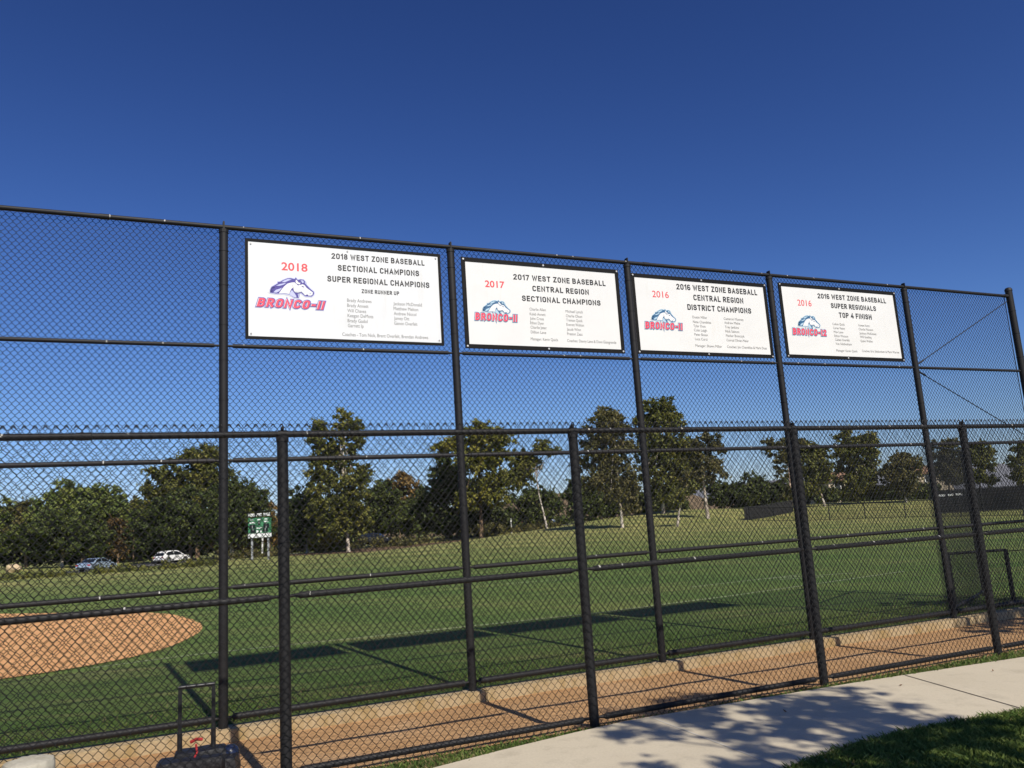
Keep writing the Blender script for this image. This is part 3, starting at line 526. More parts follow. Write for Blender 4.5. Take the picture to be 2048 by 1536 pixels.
def ribbon(pts, t):
    P = [np.array(p, float) for p in pts]; P = [P[0]]+[b for a, b in zip(P[:-1], P[1:]) if np.linalg.norm(b-a) > 1e-4]; closed = np.linalg.norm(P[0]-P[-1]) < 1e-3
    D = [(b-a)/np.linalg.norm(b-a) for a, b in zip(P[:-1], P[1:])]; L = []; Rr = []
    for i, p in enumerate(P):
        d0 = D[i-1] if i > 0 else (D[-1] if closed else D[0]); d1 = D[i] if i < len(D) else (D[0] if closed else D[-1])
        n0 = np.array([-d0[1], d0[0]]); n1 = np.array([-d1[1], d1[0]]); m = n0+n1; ml = np.linalg.norm(m)
        m = n0 if ml < 1e-6 else m/ml; k = min(1/max(m @ n0, .35), 2.2)
        q = p.copy()
        if not closed and i == 0: q = p-d1*t/2
        if not closed and i == len(P)-1: q = p+d0*t/2
        L.append(q+m*k*t/2); Rr.append(q-m*k*t/2)
    return L, Rr
def put_caps(mb, body, x0, x1, y, cap, off, t=.20, gap=.27, te=None, shear=0.0, mi=0):
    te = te or t
    x = 0; V = []; F = []
    for ch in body:
        if ch == ' ': x += .34; continue
        w_, strokes = GLYPH[ch]
        for si, st in enumerate(strokes):
            L, Rr = ribbon([(x+t/2+a, t/2+b*(1-t)) for a, b in st], te); b0 = len(V)
            for a, b in zip(L, Rr): V += [(a[0], a[1], si), (b[0], b[1], si)]
            F += [(b0+2*i, b0+2*i+1, b0+2*i+3, b0+2*i+2) for i in range(len(L)-1)]
        x += w_+t+gap-.165+.06
    V = np.array(V); V[:, 0] += shear*V[:, 1]; a, b = (te-t)/-2, x-(gap-.105)+shear; b -= 0
    if te == t: a, b = V[:, 0].min(), V[:, 0].max()
    else: a = 0.0
    mb.add(np.stack([x0+(V[:, 0]-a)*(x1-x0)/(b-a), -off-V[:, 2]*.00025, y+V[:, 1]*cap], 1), F, mi)
SLAB = ['white sign headed 2018 in red with a purple-blue horse head, largest text, nearest the left',
        'cream sign headed 2017 in red, Central Region Sectional Champions in black capitals',
        'cream sign headed 2016 in red, Central Region District Champions in black capitals',
        'cream sign headed 2016 in red, Super Regionals Top 4 Finish in black capitals']
for k, S in enumerate(SIGNS):
    W_, H_ = S['w'], S['h']; n0 = .012
    p = F1(S['s'], n0, S['z'])
    root = empty('champions_sign', p, AZ1, label=SLAB[k], cat='sign', group='champions signs hung along the tall fence')
    bw = .030 if k == 0 else .048; board = BOARD_A if k == 0 else BOARD_B
    mb = MB(); mb.box((0, .0, 0), (W_-.02, .008, H_-.02), bev=.001); mb.build('panel', board, root)
    mb = MB()                                               # black border, a flat frame proud of the panel
    for c, d in (((0, -.003, H_/2-bw/2), (W_, .012, bw)), ((0, -.003, -H_/2+bw/2), (W_, .012, bw)),
                 ((-W_/2+bw/2, -.003, 0), (bw, .012, H_-2*bw-.001)), ((W_/2-bw/2, -.003, 0), (bw, .012, H_-2*bw-.001))): mb.box(c, d)
    mb.build('border', FRAME, root)
    e = .0052
    mb = MB(); put_text(mb, *S['year'][:4], S['year'][4], e, .018 if k < 2 else .004, ref='2'); mb.build('year_lettering', INK['red'], root)
    mb = MB()
    for h in S['heads']: put_caps(mb, *h, e)
    mb.build('heading_lettering', INK['black'], root)
    mb = MB()
    for (tx, a, b, y) in S['names']: put_text(mb, tx, a, b, y, .036 if k == 0 else .033, e, 0.0)
    mb.build('name_lettering', INK['grey'], root)
    # emblem: horse head over the team name
    bl, tl, tr, br = S['team'][1:]; w_ = tr[0]-bl[0]; ink = INK['navy' if k == 0 else 'teal']; lite = INK['lav' if k == 0 else 'pale']
    def Q(n): return [(bl[0]+a*w_, bl[1]+b*w_) for a, b in HORSE[n]]
    hc = np.array(Q('silhouette')).mean(0)
    mb = MB(); poly(mb, Q('ground'), e, 0)
    sil = Q('silhouette'); m_ = len(sil); halo = []
    for i in range(m_):
        d = np.array(sil[(i+1) % m_])-np.array(sil[i-1]); d /= np.linalg.norm(d)+1e-9; halo.append(tuple(np.array(sil[i])+np.array([-d[1], d[0]])*.008))
    poly(mb, halo, e+.0006, 1); poly(mb, sil, e+.0012, 2); poly(mb, Q('face'), e+.0018, 3); poly(mb, Q('ear'), e+.0024, 3)
    for n in ('forelock', 'streak_a', 'streak_b', 'streak_c', 'throat'): poly(mb, Q(n), e+.0024, 1)
    poly(mb, Q('jaw'), e+.0024, 0); poly(mb, Q('eye'), e+.003, 2); poly(mb, Q('nostril'), e+.003, 2)
    mb.build('horse_emblem', [INK['mist'], lite, ink, INK['white']], root)
    x0, x1 = bl[0]+.018, tr[0]-.018; y = (bl[1]+br[1])/2+.012; cap = (tl[1]+tr[1])/2-y-.012
    sh = .26 if k == 0 else .10
    mb = MB()
    for te, o_, mi_, dx in ((.48, .0006, 0, 0), (.38, .0016, 1, 0), (.235, .0026, 2, -.0022), (.215, .0036, 3, .0012)):
        put_caps(mb, S['team'][0], x0+dx, x1+dx, y, cap, e+o_, t=.22, gap=.30, te=te, shear=sh, mi=mi_)
    mb.build('team_lettering', [lite, ink, INK['white'], INK['pink']], root)
    iw = bw*.5 if k else .055
    for sx in (-1, 0, 1):
        for sz in (-1, 1):
            if k == 0 and sx == 0 and sz < 0: continue
            mb = MB(); c = (sx*(W_/2-iw), -.012 if k else -.006, sz*(H_/2-iw))
            mb.tube([c, (c[0], c[1]-.004, c[2])], .011 if k else .009, 12); mb.tube([(c[0], c[1]-.004, c[2]), (c[0], c[1]-.007, c[2])], .006, 8)
            mb.build('screw', STEEL if k == 0 else mat('pale_screw', (.62, .61, .58), .4, .3), root)

# ------------------------------------------------------------------ trees
def leaf_mesh(name, centers, radii, n, size, aspect=.55, flat=.0, stray=1.9):
    """n leaf-sized rhombs in clumps: centers (k,3), radii (k,3)"""
    k = len(centers); wgt = (radii.prod(1))**.667; idx = rng.choice(k, n, p=wgt/wgt.sum())
    d = rng.normal(size=(n, 3)); d /= np.linalg.norm(d, axis=1, keepdims=True)
    C = centers[idx]+d*radii[idx]*np.abs(rng.normal(.55, .42, (n, 1)))*np.where(rng.random((n, 1)) < .28, stray, 1.0)
    a = rng.normal(size=(n, 3)); a[:, 2] *= (1-flat); a[:, 2] -= .25; a /= np.linalg.norm(a, axis=1, keepdims=True)
    b = np.cross(a, rng.normal(size=(n, 3))); b /= np.linalg.norm(b, axis=1, keepdims=True)
    s = size*rng.uniform(.6, 1.35, (n, 1)); V = np.stack([C-a*s, C+b*s*aspect, C+a*s, C-b*s*aspect], 1).reshape(-1, 3)
    me = np_mesh(name, V, np.arange(4*n).reshape(n, 4))
    at_ = me.attributes.new('rnd', 'FLOAT', 'FACE')
    clr = rng.random(k)[idx]*.55+rng.random(n)*.45; at_.data.foreach_set('value', clr.astype(np.float32))
    return me
def clumps(c, r, cr, dens=1.0):
    """sub-clump centres through an ellipsoid c, r; clump radius about cr"""
    n = max(3, int(dens*1.9*(r[0]*r[1]*r[2])**.667/(cr*cr)))
    d = rng.normal(size=(n, 3)); d /= np.linalg.norm(d, axis=1, keepdims=True)
    P = c+d*r*(rng.uniform(.25, 1.08, (n, 1)))
    Q = cr*rng.uniform(.45, 1.15, (n, 1))*rng.uniform(.7, 1.3, (n, 3))*np.array([1.0, 1.0, .85])
    return P, Q
def tree(name, label, base, Y, blobs, leaf='mid', bark='brown', trunk=None, tw=6, dens=1.0, cpx=13, leafpx=3.3, fill=1.0, group='trees beyond the outfield', cat='tree', depth=.85):
    """base: pixel of the foot; blobs: crown masses (x, y, rx, ry) seen in the photo, built at distance Y with their own depth"""
    m = Y/FOCAL; b = gat(base[0], base[1], Y); root = empty(name, b, 0, label=label, cat=cat, group=group)
    CC = []; RR = []; area = 0
    for (x, y, rx, ry) in blobs:
        c = at(x, y, Y+random.uniform(-.5, .5)*rx*m)-b; r = np.array([rx*m, depth*rx*m, ry*m])*1.13
        P, Q = clumps(c, r*1.0, cpx*m*.6, dens); CC.append(P); RR.append(Q); area += rx*ry
    CC = np.concatenate(CC); RR = np.concatenate(RR)
    n = int(min(30000, max(400, fill*area*math.pi/(leafpx*leafpx)*12)))
    link('crown', leaf_mesh('crown', CC, RR, n, leafpx*m*1.05), LEAF[leaf], root)
    if trunk is not None:
        pts = [np.array([0, 0, -.15])]+[at(x, y, Y)-b for x, y in trunk]
        mb = MB(); rr = [tw*m/2*(1.0 if i else 1.25)*(1-.62*i/(len(pts)-1)) for i in range(len(pts))]
        # smooth the trunk line a little
        mb.tube(pts, rr, 9, cap=False)
        top = pts[-1]; k0 = max(1, len(pts)-2)
        for bi in rng.choice(len(CC), min(len(CC), 9), replace=False):
            o = pts[k0]+(pts[-1]-pts[k0])*rng.random() if len(pts) > 2 else pts[-1]*rng.uniform(.55, 1.0)
            e = CC[bi]; mid = (o+e)/2+np.array([0, 0, .12*np.linalg.norm(e-o)])
            mb.tube([o, mid, e], [tw*m*.20, tw*m*.13, tw*m*.05], 5, cap=False)
        mb.build('trunk', BARK[bark], root, smooth=True)
    return root
TG = 'trees along the road'
tree('pine_tree', 'pale green tree cut off by the left edge of the photo', (-8, 1130), 128, [(2, 1030, 30, 32), (-25, 1050, 40, 45), (10, 1070, 32, 30)], 'pine', 'brown', [(-8, 1080), (-8, 1050)], group=TG)
tree('pine_tree', 'small rounded grey-green tree between the left edge and the broad pale tree', (52, 1130), 130, [(50, 1030, 30, 26), (40, 1055, 38, 36), (66, 1065, 30, 30)], 'olive', 'brown', [(52, 1085), (50, 1060)], group=TG)
tree('pine_tree', 'broad pale green tree with rounded tufts, above the blue sedan', (165, 1128), 126, [(130, 988, 26, 25), (105, 1010, 32, 28), (160, 1000, 34, 28), (185, 993, 22, 22), (215, 995, 28, 26), (238, 1012, 22, 26), (150, 1030, 60, 32), (205, 1030, 52, 30), (95, 1045, 45, 32), (245, 1040, 18, 24)], 'pine', 'brown', [(168, 1080), (165, 1030)], group=TG, dens=1.2, cpx=11)
tree('broadleaf_tree', 'dark dense tree low in front of the broad pale tree', (124, 1143), 108, [(70, 1075, 48, 30), (125, 1062, 55, 34), (180, 1075, 45, 30), (110, 1092, 60, 18), (170, 1095, 50, 16)], 'dark', 'pale', [(124, 1118), (126, 1090)], tw=7, group=TG)
tree('broadleaf_tree', 'rust-tinged young tree between the blue sedan and the white car', (236, 1118), 118, [(232, 1068, 16, 30), (238, 1095, 18, 18), (226, 1040, 10, 16)], 'rust', 'brown', [(236, 1095), (234, 1070)], tw=4, group=TG, leafpx=3.0)
tree('broadleaf_tree', 'tiny wispy sapling poking up in the sky gap right of the broad pale tree', (267, 1120), 132, [(268, 1000, 7, 9), (263, 1012, 8, 7)], 'olive', 'brown', [(267, 1060), (268, 1008)], tw=2.5, leafpx=3.4, group=TG, cpx=5)
tree('gum_tree', 'tall dark tree with a double peak, behind the left tall-fence post', (395, 1112), 124, [(396, 912, 24, 25), (425, 908, 16, 20), (372, 932, 26, 28), (415, 945, 38, 36), (330, 955, 24, 34), (348, 985, 36, 34), (300, 985, 16, 26), (395, 985, 52, 38), (440, 965, 22, 40), (300, 1012, 22, 22)], 'mid', 'brown', [(396, 1060), (396, 980), (400, 930)], tw=8, group=TG, dens=.95)
tree('broadleaf_tree', 'dark bushy tree above the white car', (382, 1102), 112, [(325, 1030, 52, 38), (300, 1060, 40, 34), (372, 1025, 50, 40), (345, 1068, 62, 26), (415, 1045, 45, 42), (415, 1078, 40, 18)], 'dark', 'brown', [(380, 1075), (375, 1045)], tw=7, group=TG)
tree('broadleaf_tree', 'dense dark dome-shaped tree just left of the scoreboard', (464, 1116), 106, [(482, 985, 34, 26), (505, 1000, 32, 30), (465, 1005, 36, 34), (520, 1030, 25, 32), (480, 1040, 50, 34), (450, 1060, 36, 28), (520, 1065, 25, 22)], 'dark', 'pale', [(463, 1092), (457, 1065)], tw=9, group=TG, dens=1.2)
tree('broadleaf_tree', 'yellowing bushy tree behind the scoreboard', (540, 1108), 112, [(548, 1035, 16, 32), (545, 1065, 22, 26), (500, 1085, 40, 16), (450, 1090, 26, 14)], 'tan', 'brown', [(540, 1090), (545, 1060)], tw=4, group=TG, leafpx=3.0)
tree('broadleaf_tree', 'dark round tree between the nearest lower-fence post and the tall gum tree', (613, 1112), 100, [(602, 1003, 30, 30), (588, 1030, 24, 34), (618, 1035, 32, 34), (600, 1065, 36, 26)], 'dark', 'pale', [(614, 1085), (612, 1060)], tw=6, group=TG, dens=1.2)
tree('gum_tree', 'tall ragged gum tree with see-through gaps, second peak on its right', (697, 1106), 94, [(638, 853, 20, 18), (628, 872, 14, 18), (692, 838, 22, 16), (700, 852, 26, 14), (650, 890, 36, 24), (705, 885, 26, 26), (668, 910, 30, 20), (636, 925, 24, 24), (690, 925, 26, 20), (640, 950, 30, 20), (730, 940, 18, 10), (722, 958, 22, 16), (690, 965, 40, 22), (636, 985, 24, 22), (700, 1000, 38, 32), (662, 1015, 42, 32), (722, 1035, 28, 32), (690, 1045, 40, 26), (655, 1058, 30, 22)], 'mid', 'pale', [(694, 1060), (690, 1000), (684, 930), (690, 870)], tw=7, group=TG, dens=1.1, cpx=10)
tree('broadleaf_tree', 'low yellow-tinged bush under the tall ragged gum tree', (650, 1110), 96, [(645, 1070, 22, 22), (665, 1085, 24, 16), (628, 1088, 18, 14)], 'lime', 'brown', [(650, 1095), (652, 1080)], tw=3, group=TG)
tree('broadleaf_tree', 'dark tree with a pale trunk right of the tall ragged gum tree', (746, 1094), 104, [(758, 985, 28, 24), (775, 1005, 30, 28), (752, 1015, 34, 30), (770, 1035, 42, 20)], 'dark', 'pale', [(747, 1065), (752, 1035)], tw=5, group=TG, dens=1.15)
tree('broadleaf_tree', 'sparse brown-leaved tree between two dark ones', (800, 1082), 118, [(802, 955, 16, 14), (812, 968, 22, 18), (790, 975, 18, 18), (806, 995, 26, 18), (795, 1018, 28, 16)], 'tan', 'brown', [(800, 1055), (803, 985)], tw=3, group=TG, leafpx=3.8, dens=.7, cpx=8)
tree('broadleaf_tree', 'dark spreading tree left of the second tall-fence post', (838, 1088), 108, [(838, 1000, 26, 22), (855, 1015, 34, 34), (820, 1030, 38, 26), (860, 1048, 40, 22), (800, 1045, 20, 12)], 'dark', 'brown', [(838, 1062), (842, 1030)], tw=5, group=TG)
tree('gum_tree', 'big yellow-green tree right of the second tall-fence post', (963, 1076), 100, [(962, 854, 22, 13), (945, 868, 24, 16), (985, 880, 38, 22), (940, 895, 40, 26), (885, 893, 24, 12), (905, 885, 20, 14), (1000, 905, 28, 20), (960, 925, 40, 22), (1005, 955, 30, 16), (965, 965, 34, 16), (985, 990, 44, 20), (940, 1000, 30, 24)], 'lime', 'brown', [(962, 1030), (958, 970), (955, 900)], tw=8, group=TG, dens=1.1, cpx=10)
tree('gum_tree', 'dark tall tree directly behind the second tall-fence post', (915, 1085), 106, [(890, 935, 26, 26), (878, 965, 22, 28), (905, 960, 30, 30), (920, 990, 36, 32), (880, 1000, 26, 28), (925, 1030, 60, 26), (985, 1030, 56, 26), (930, 1055, 50, 16), (1000, 1052, 40, 16)], 'dark', 'brown', [(915, 1055), (912, 1000), (905, 950)], tw=6, group=TG)
tree('gum_tree', 'leaning gum tree with a thin bare white trunk, tipped to the left', (1095, 1062), 84, [(1048, 912, 20, 16), (1085, 895, 22, 14), (1103, 905, 14, 12), (1040, 935, 24, 18), (1060, 925, 22, 16), (1050, 955, 24, 18), (1030, 960, 16, 20)], 'mid', 'pale', [(1088, 1030), (1078, 990), (1073, 955), (1070, 925)], tw=4.2, dens=1.1, cpx=8, leafpx=3.0, group=TG)
tree('broadleaf_tree', 'dark rounded tree behind the leaning white trunk', (1075, 1058), 106, [(1075, 992, 28, 20), (1090, 1010, 26, 26), (1055, 1010, 28, 28), (1070, 1035, 38, 18)], 'dark', 'brown', [(1075, 1045), (1075, 1015)], tw=5, group=TG, dens=1.2)
GG = 'gum trees on the grassy rise'
tree('gum_tree', 'tall gum tree with a white trunk, left of the third tall-fence post', (1245, 1059), 66, [(1215, 828, 26, 16), (1200, 842, 22, 18), (1240, 845, 22, 20), (1172, 862, 18, 12), (1222, 868, 40, 20), (1185, 885, 26, 16), (1240, 895, 34, 22), (1200, 910, 34, 20), (1165, 930, 22, 14), (1225, 935, 38, 24), (1255, 960, 28, 28), (1205, 955, 26, 20), (1185, 965, 22, 14), (1230, 985, 30, 20), (1262, 1005, 18, 24)], 'olive', 'pale', [(1241, 1010), (1236, 960), (1232, 900), (1222, 850)], tw=5.5, group=GG, dens=1.1, cpx=10, leafpx=3.0)
tree('gum_tree', 'tallest dark gum tree, right behind the third tall-fence post', (1326, 1021), 84, [(1302, 810, 16, 16), (1330, 808, 18, 12), (1300, 830, 26, 16), (1342, 826, 24, 18), (1280, 842, 16, 14), (1325, 845, 38, 16), (1350, 852, 16, 12), (1310, 880, 34, 22), (1340, 890, 40, 24), (1370, 900, 30, 20), (1310, 920, 36, 26), (1350, 930, 44, 26), (1385, 925, 22, 20), (1315, 960, 36, 24), (1360, 965, 36, 22), (1335, 990, 36, 16)], 'mid', 'pale', [(1325, 985), (1328, 930), (1325, 860)], tw=6, group=GG, dens=1.1, cpx=10)
tree('gum_tree', 'open-crowned gum tree with a thick white trunk, left of the fourth tall-fence post', (1416, 1034), 75, [(1420, 880, 24, 14), (1405, 893, 24, 14), (1432, 900, 16, 14), (1395, 915, 20, 14), (1425, 925, 22, 14), (1400, 940, 26, 12), (1432, 940, 20, 12), (1445, 945, 10, 8), (1385, 955, 22, 12), (1415, 958, 20, 10), (1375, 975, 16, 9)], 'olive', 'pale', [(1411, 1000), (1407, 965), (1412, 920), (1416, 890)], tw=6.5, group=GG, dens=.65, cpx=8, leafpx=3.0)
tree('gum_tree', 'short slanting white-trunked gum tree in front of the open-crowned one', (1354, 1052), 65, [(1372, 982, 16, 8), (1385, 972, 14, 9), (1362, 990, 16, 10), (1350, 1000, 18, 14)], 'mid', 'pale', [(1358, 1025), (1366, 995), (1370, 984)], tw=5, group=GG, dens=.65, cpx=7, leafpx=3.0)
tree('gum_tree', 'thin gum tree with peeling pinkish bark beside the fourth tall-fence post', (1582, 1015), 86, [(1545, 888, 20, 10), (1568, 892, 22, 12), (1590, 888, 20, 12), (1540, 905, 10, 12), (1570, 915, 20, 12), (1562, 945, 12, 22), (1575, 985, 12, 14)], 'olive', 'pink', [(1581, 985), (1578, 940), (1572, 900)], tw=5.5, group=GG, dens=.6, cpx=7, leafpx=3.0)
tree('gum_tree', 'bushy gum tree with a slanting white trunk, right of the fourth tall-fence post', (1650, 1009), 90, [(1612, 890, 14, 10), (1620, 905, 24, 16), (1642, 908, 16, 10), (1635, 928, 30, 18), (1615, 945, 22, 22), (1648, 940, 16, 14), (1640, 958, 24, 12), (1618, 975, 20, 18)], 'mid', 'pale', [(1643, 990), (1634, 965), (1628, 920)], tw=4, group=GG, dens=1.1, cpx=8, leafpx=3.0)
tree('gum_tree', 'wide tall gum tree midway between the fourth and fifth tall-fence posts', (1716, 1005), 93, [(1692, 870, 20, 12), (1725, 880, 28, 14), (1740, 884, 16, 12), (1690, 890, 24, 16), (1712, 905, 36, 18), (1745, 905, 14, 14), (1700, 930, 32, 18), (1738, 930, 26, 18), (1716, 950, 40, 18), (1720, 972, 42, 16), (1700, 985, 28, 12), (1745, 985, 22, 12)], 'mid', 'pale', [(1715, 980), (1714, 940), (1716, 900)], tw=3.5, group=GG, dens=1.1, cpx=9, leafpx=3.0)
tree('gum_tree', 'small round-topped gum tree with a white trunk, left of the fifth tall-fence post', (1812, 1002), 90, [(1808, 912, 18, 10), (1818, 925, 22, 14), (1795, 930, 24, 16), (1782, 945, 22, 14), (1825, 945, 16, 14), (1805, 955, 30, 14), (1790, 972, 26, 12), (1815, 975, 20, 10)], 'olive', 'pale', [(1808, 980), (1802, 955), (1804, 925)], tw=4, group=GG, dens=1.1, cpx=8, leafpx=3.0)
tree('gum_tree', 'hazy grey-green gum tree just right of the fifth tall-fence post', (1898, 1000), 96, [(1885, 890, 18, 10), (1905, 885, 16, 9), (1892, 908, 28, 14), (1908, 925, 26, 16), (1885, 940, 24, 18), (1905, 955, 26, 14)], 'olive', 'brown', [(1898, 970), (1896, 920)], tw=4, group=GG, dens=1.1, cpx=8, leafpx=3.0)
tree('gum_tree', 'grey-green gum tree behind the last lower-fence post', (1960, 998), 96, [(1955, 890, 18, 10), (1962, 905, 24, 14), (1945, 920, 18, 14), (1970, 928, 22, 16), (1955, 950, 28, 14), (1975, 960, 18, 12)], 'mid', 'brown', [(1960, 968), (1960, 915)], tw=4, group=GG, dens=1.1, cpx=8, leafpx=3.0)
tree('gum_tree', 'dark gum tree cut off by the right edge of the photo', (2046, 992), 92, [(2040, 890, 16, 10), (2048, 905, 22, 16), (2034, 930, 18, 18), (2055, 930, 22, 20), (2040, 955, 24, 14)], 'mid', 'brown', [(2046, 968), (2046, 910)], tw=4, group=GG, dens=1.1, cpx=8, leafpx=3.0)
# hedges and far woods
def hedge(label, x0, x1, ytop, ybot, Y, leaf, step=26, name='hedge', var=5, group='hedges behind the grassy rise'):
    bl = []; x = x0
    while x < x1:
        yt = ytop(x) if callable(ytop) else ytop; yb = ybot(x) if callable(ybot) else ybot
        h = (yb-yt); bl.append((x, yt+h*.30+random.uniform(-var, var)*.5, step*.8, h*.32)); bl.append((x+step*.4, yb-h*.30, step*.8, h*.34)); x += step
    return tree(name, label, ((x0+x1)/2, ybot((x0+x1)/2) if callable(ybot) else ybot), Y, bl, leaf, trunk=None, group=group, cat='hedge', dens=1.3, cpx=9, leafpx=3.6, fill=1.3)
hedge('long dark hedge on the rise left of the third tall-fence post', 1150, 1280, 962, lambda x: 1042-.12*(x-1150), 88, 'dark')
hedge('dark hedge under the tallest gum tree', 1262, 1352, 985, 1024, 96, 'dark', 22)
hedge('trimmed dark green hedge in the sky gap left of the fourth tall-fence post', 1428, 1500, 966, 1015, 98, 'dark', 22)
hedge('dark hedge behind the pinkish-barked gum tree', 1520, 1612, 964, 1012, 99, 'dark', 24)
hedge('low dark hedge under the wide tall gum tree', 1640, 1800, 976, 1004, 104, 'dark', 24)
hedge('low dark hedge by the far screened fence', 1800, 1880, 968, 1001, 104, 'dark', 22)
tree('round_bush', 'round dark bush standing above the trimmed hedge', (1508, 1013), 96, [(1508, 970, 26, 20), (1498, 990, 26, 22), (1522, 992, 24, 22)], 'dark', group=None, cat='bush', dens=1.4, cpx=8)
def mass(name, label, quads, Y, leaf, n, size, cr=1.0, kind='stuff'):
    CC = []; RR = []
    for (x0, x1, yt, yb) in quads:
        for _ in range(int((x1-x0)*(yb-yt)/70)):
            x = random.uniform(x0, x1); y = random.uniform(yt, yb); CC.append(at(x, y, Y+random.uniform(-3, 3))); RR.append(np.array([1, 1, .8])*cr*random.uniform(.6, 1.2))
    me = leaf_mesh(name, np.array(CC), np.array(RR), n, size); return link(name, me, LEAF[leaf], label=label, cat='vegetation', kind=kind)
mass('far_wood', 'dark far-off wood filling the gaps behind the roadside trees', [(-120, 290, 1045, 1122), (270, 720, 1030, 1104), (715, 1000, 1030, 1062), (990, 1160, 1035, 1058)], 138, 'dark', 70000, .42, 1.5)
mass('ground_cover', 'low green shrubs massed between the outfield grass and the road', [(-150, 60, 1148, 1176), (50, 200, 1146, 1166), (190, 330, 1136, 1154), (320, 440, 1124, 1138)], 74, 'mid', 14000, .13, .4)
mass('roadside_shrubs', 'low shrubs along the brown mulch bank', [(440, 570, 1102, 1118), (570, 700, 1088, 1104), (690, 925, 1078, 1092), (930, 1140, 1050, 1064)], 102, 'olive', 12000, .16, .5)
# the tree whose shade falls on the sidewalk (stands beside the photographer, outside the frame)
root = empty('shade_tree', (5.25, 1.0, .012), 0, label='small leafy tree on the lawn whose dappled shade crosses the sidewalk', cat='tree')
cc = []; rr_ = []
for c, r, k in (((-.1, -.1, 5.0), (1.25, 1.25, 1.2), 1.0), ((-.5, .9, 5.0), (1.65, 1.5, .9), 1.0), ((-.9, .6, 5.4), (1.2, 1.2, .8), 1.0), ((.2, .2, 6.0), (1.0, 1.0, .8), 1.0)):
    P, Q = clumps(np.array(c), np.array(r), .14, .36*k); cc.append(P); rr_.append(Q)
cc = np.concatenate(cc); rr_ = np.concatenate(rr_)
link('crown', leaf_mesh('crown', cc, rr_, 9500, .05), LEAF['mid'], root)
mb = MB(); mb.tube([(0, 0, -.1), (.03, 0, 1.2), (-.03, .05, 2.6), (0, 0, 3.9)], [.11, .085, .07, .05], 12)
for i in rng.choice(len(cc), 26, replace=False): mb.tube([(0, 0, 2.7+random.random()*1.2), tuple((np.array([0, 0, 3.3])+cc[i])/2+np.array([0, 0, .15])), tuple(cc[i])], [.035, .022, .008], 6)
mb.build('trunk', BARK['brown'], root, smooth=True)

r2 = root.copy(); COL.objects.link(r2); r2.location = (10.1, 7.75, .012); r2.rotation_euler = (0, 0, 2.1)  # added copy of the tree, standing in for an unknown unseen shade caster
r2['label'] = 'added leafy tree out of view, placed to shade the right end of the dirt path'
for ch in list(root.children): c_ = ch.copy(); COL.objects.link(c_); c_.parent = r2
# ------------------------------------------------------------------ grass blades near the camera
def blades(name, label, pts, h, leaf, wd=.0035, zfn=None):
    n = len(pts); ang = rng.uniform(0, 2*math.pi, n); d = np.stack([np.cos(ang), np.sin(ang), np.zeros(n)], 1)
    ln = h*rng.uniform(.5, 1.35, (n, 1)); tilt = rng.normal(0, .55, (n, 3)); tilt[:, 2] = 0
    B = np.concatenate([pts, np.zeros((n, 1))], 1); B[:, 2] = zfn
    M_ = B+np.array([0, 0, 1.0])*ln*.55+tilt*ln*.25; T_ = B+np.array([0, 0, 1.0])*ln*.9+tilt*ln*.85
    V = np.stack([B-d*wd, B+d*wd, M_+d*wd*.8, T_], 1).reshape(-1, 3)
    me = np_mesh(name, V, np.arange(4*n).reshape(n, 4)); a = me.attributes.new('rnd', 'FLOAT', 'FACE')
    a.data.foreach_set('value', rng.random(n).astype(np.float32)); return link(name, me, LEAF[leaf], label=label, cat='grass', kind='stuff')
def scatter(x0, x1, y0, y1, n, test):
    P = np.stack([rng.uniform(x0, x1, n), rng.uniform(y0, y1, n)], 1); return P[test(P)]
nE = np.array(nearE); fE = np.array(farE)
def below(P): return P[:, 1] < np.interp(P[:, 0], nE[:, 0], nE[:, 1])+.012*np.sin(P[:, 0]*23)+rng.normal(0, .012, len(P))
blades('lawn_grass', 'sunlit and shaded green lawn grass at the lower right corner', scatter(.9, 5.2, 3.6, 7.0, 130000, lambda P: below(P) & (P[:, 1] > 1.0*P[:, 0]*.0+3.9+.0*P[:, 0])), .042, 'blade', .0032, .012)
blades('dry_grass', 'straw-coloured dead blades in the lawn at the lower right corner', scatter(.9, 5.2, 3.8, 7.0, 26000, lambda P: below(P) & (np.sin(P[:, 0]*2.3+1)*np.sin(P[:, 1]*3.1) + rng.normal(0, .3, len(P)) > .25)), .034, 'straw', .003, .012)
def verge(P):
    fy = np.interp(P[:, 0], fE[:, 0], fE[:, 1]); c = D2+P[:, 0]*math.tan(AZ2); n2 = (P[:, 1]-c)*math.cos(AZ2)
    return (P[:, 1] > fy+rng.normal(0, .012, len(P))) & (n2 < rng.normal(-.05, .03, len(P)))
blades('verge_grass', 'narrow grass verge between the lower fence and the sidewalk', scatter(-3, 9, 3.5, 11, 260000, verge), .034, 'blade', .003, .014)
blades('verge_dry_grass', 'dry straw blades in the narrow verge by the lower fence', scatter(-3, 9, 3.5, 11, 90000, verge), .030, 'straw', .003, .014)
def fieldnear(P):
    n1 = (P[:, 1]-D1-P[:, 0]*math.tan(AZ1))*math.cos(AZ1); return (n1 > .13) & (n1 < .15+1.7*rng.random(len(P))**2.4)
fp = scatter(-7, 10, 5.5, 18, 420000, fieldnear)
blades('field_edge_grass', 'tufty field grass growing along the concrete curb', fp, .030, 'blade', .004, 0.0)
fp = scatter(-7, 10, 5.5, 18, 90000, fieldnear)
blades('field_edge_dry_grass', 'dry blades in the field grass along the concrete curb', fp, .028, 'straw', .0035, 0.0)

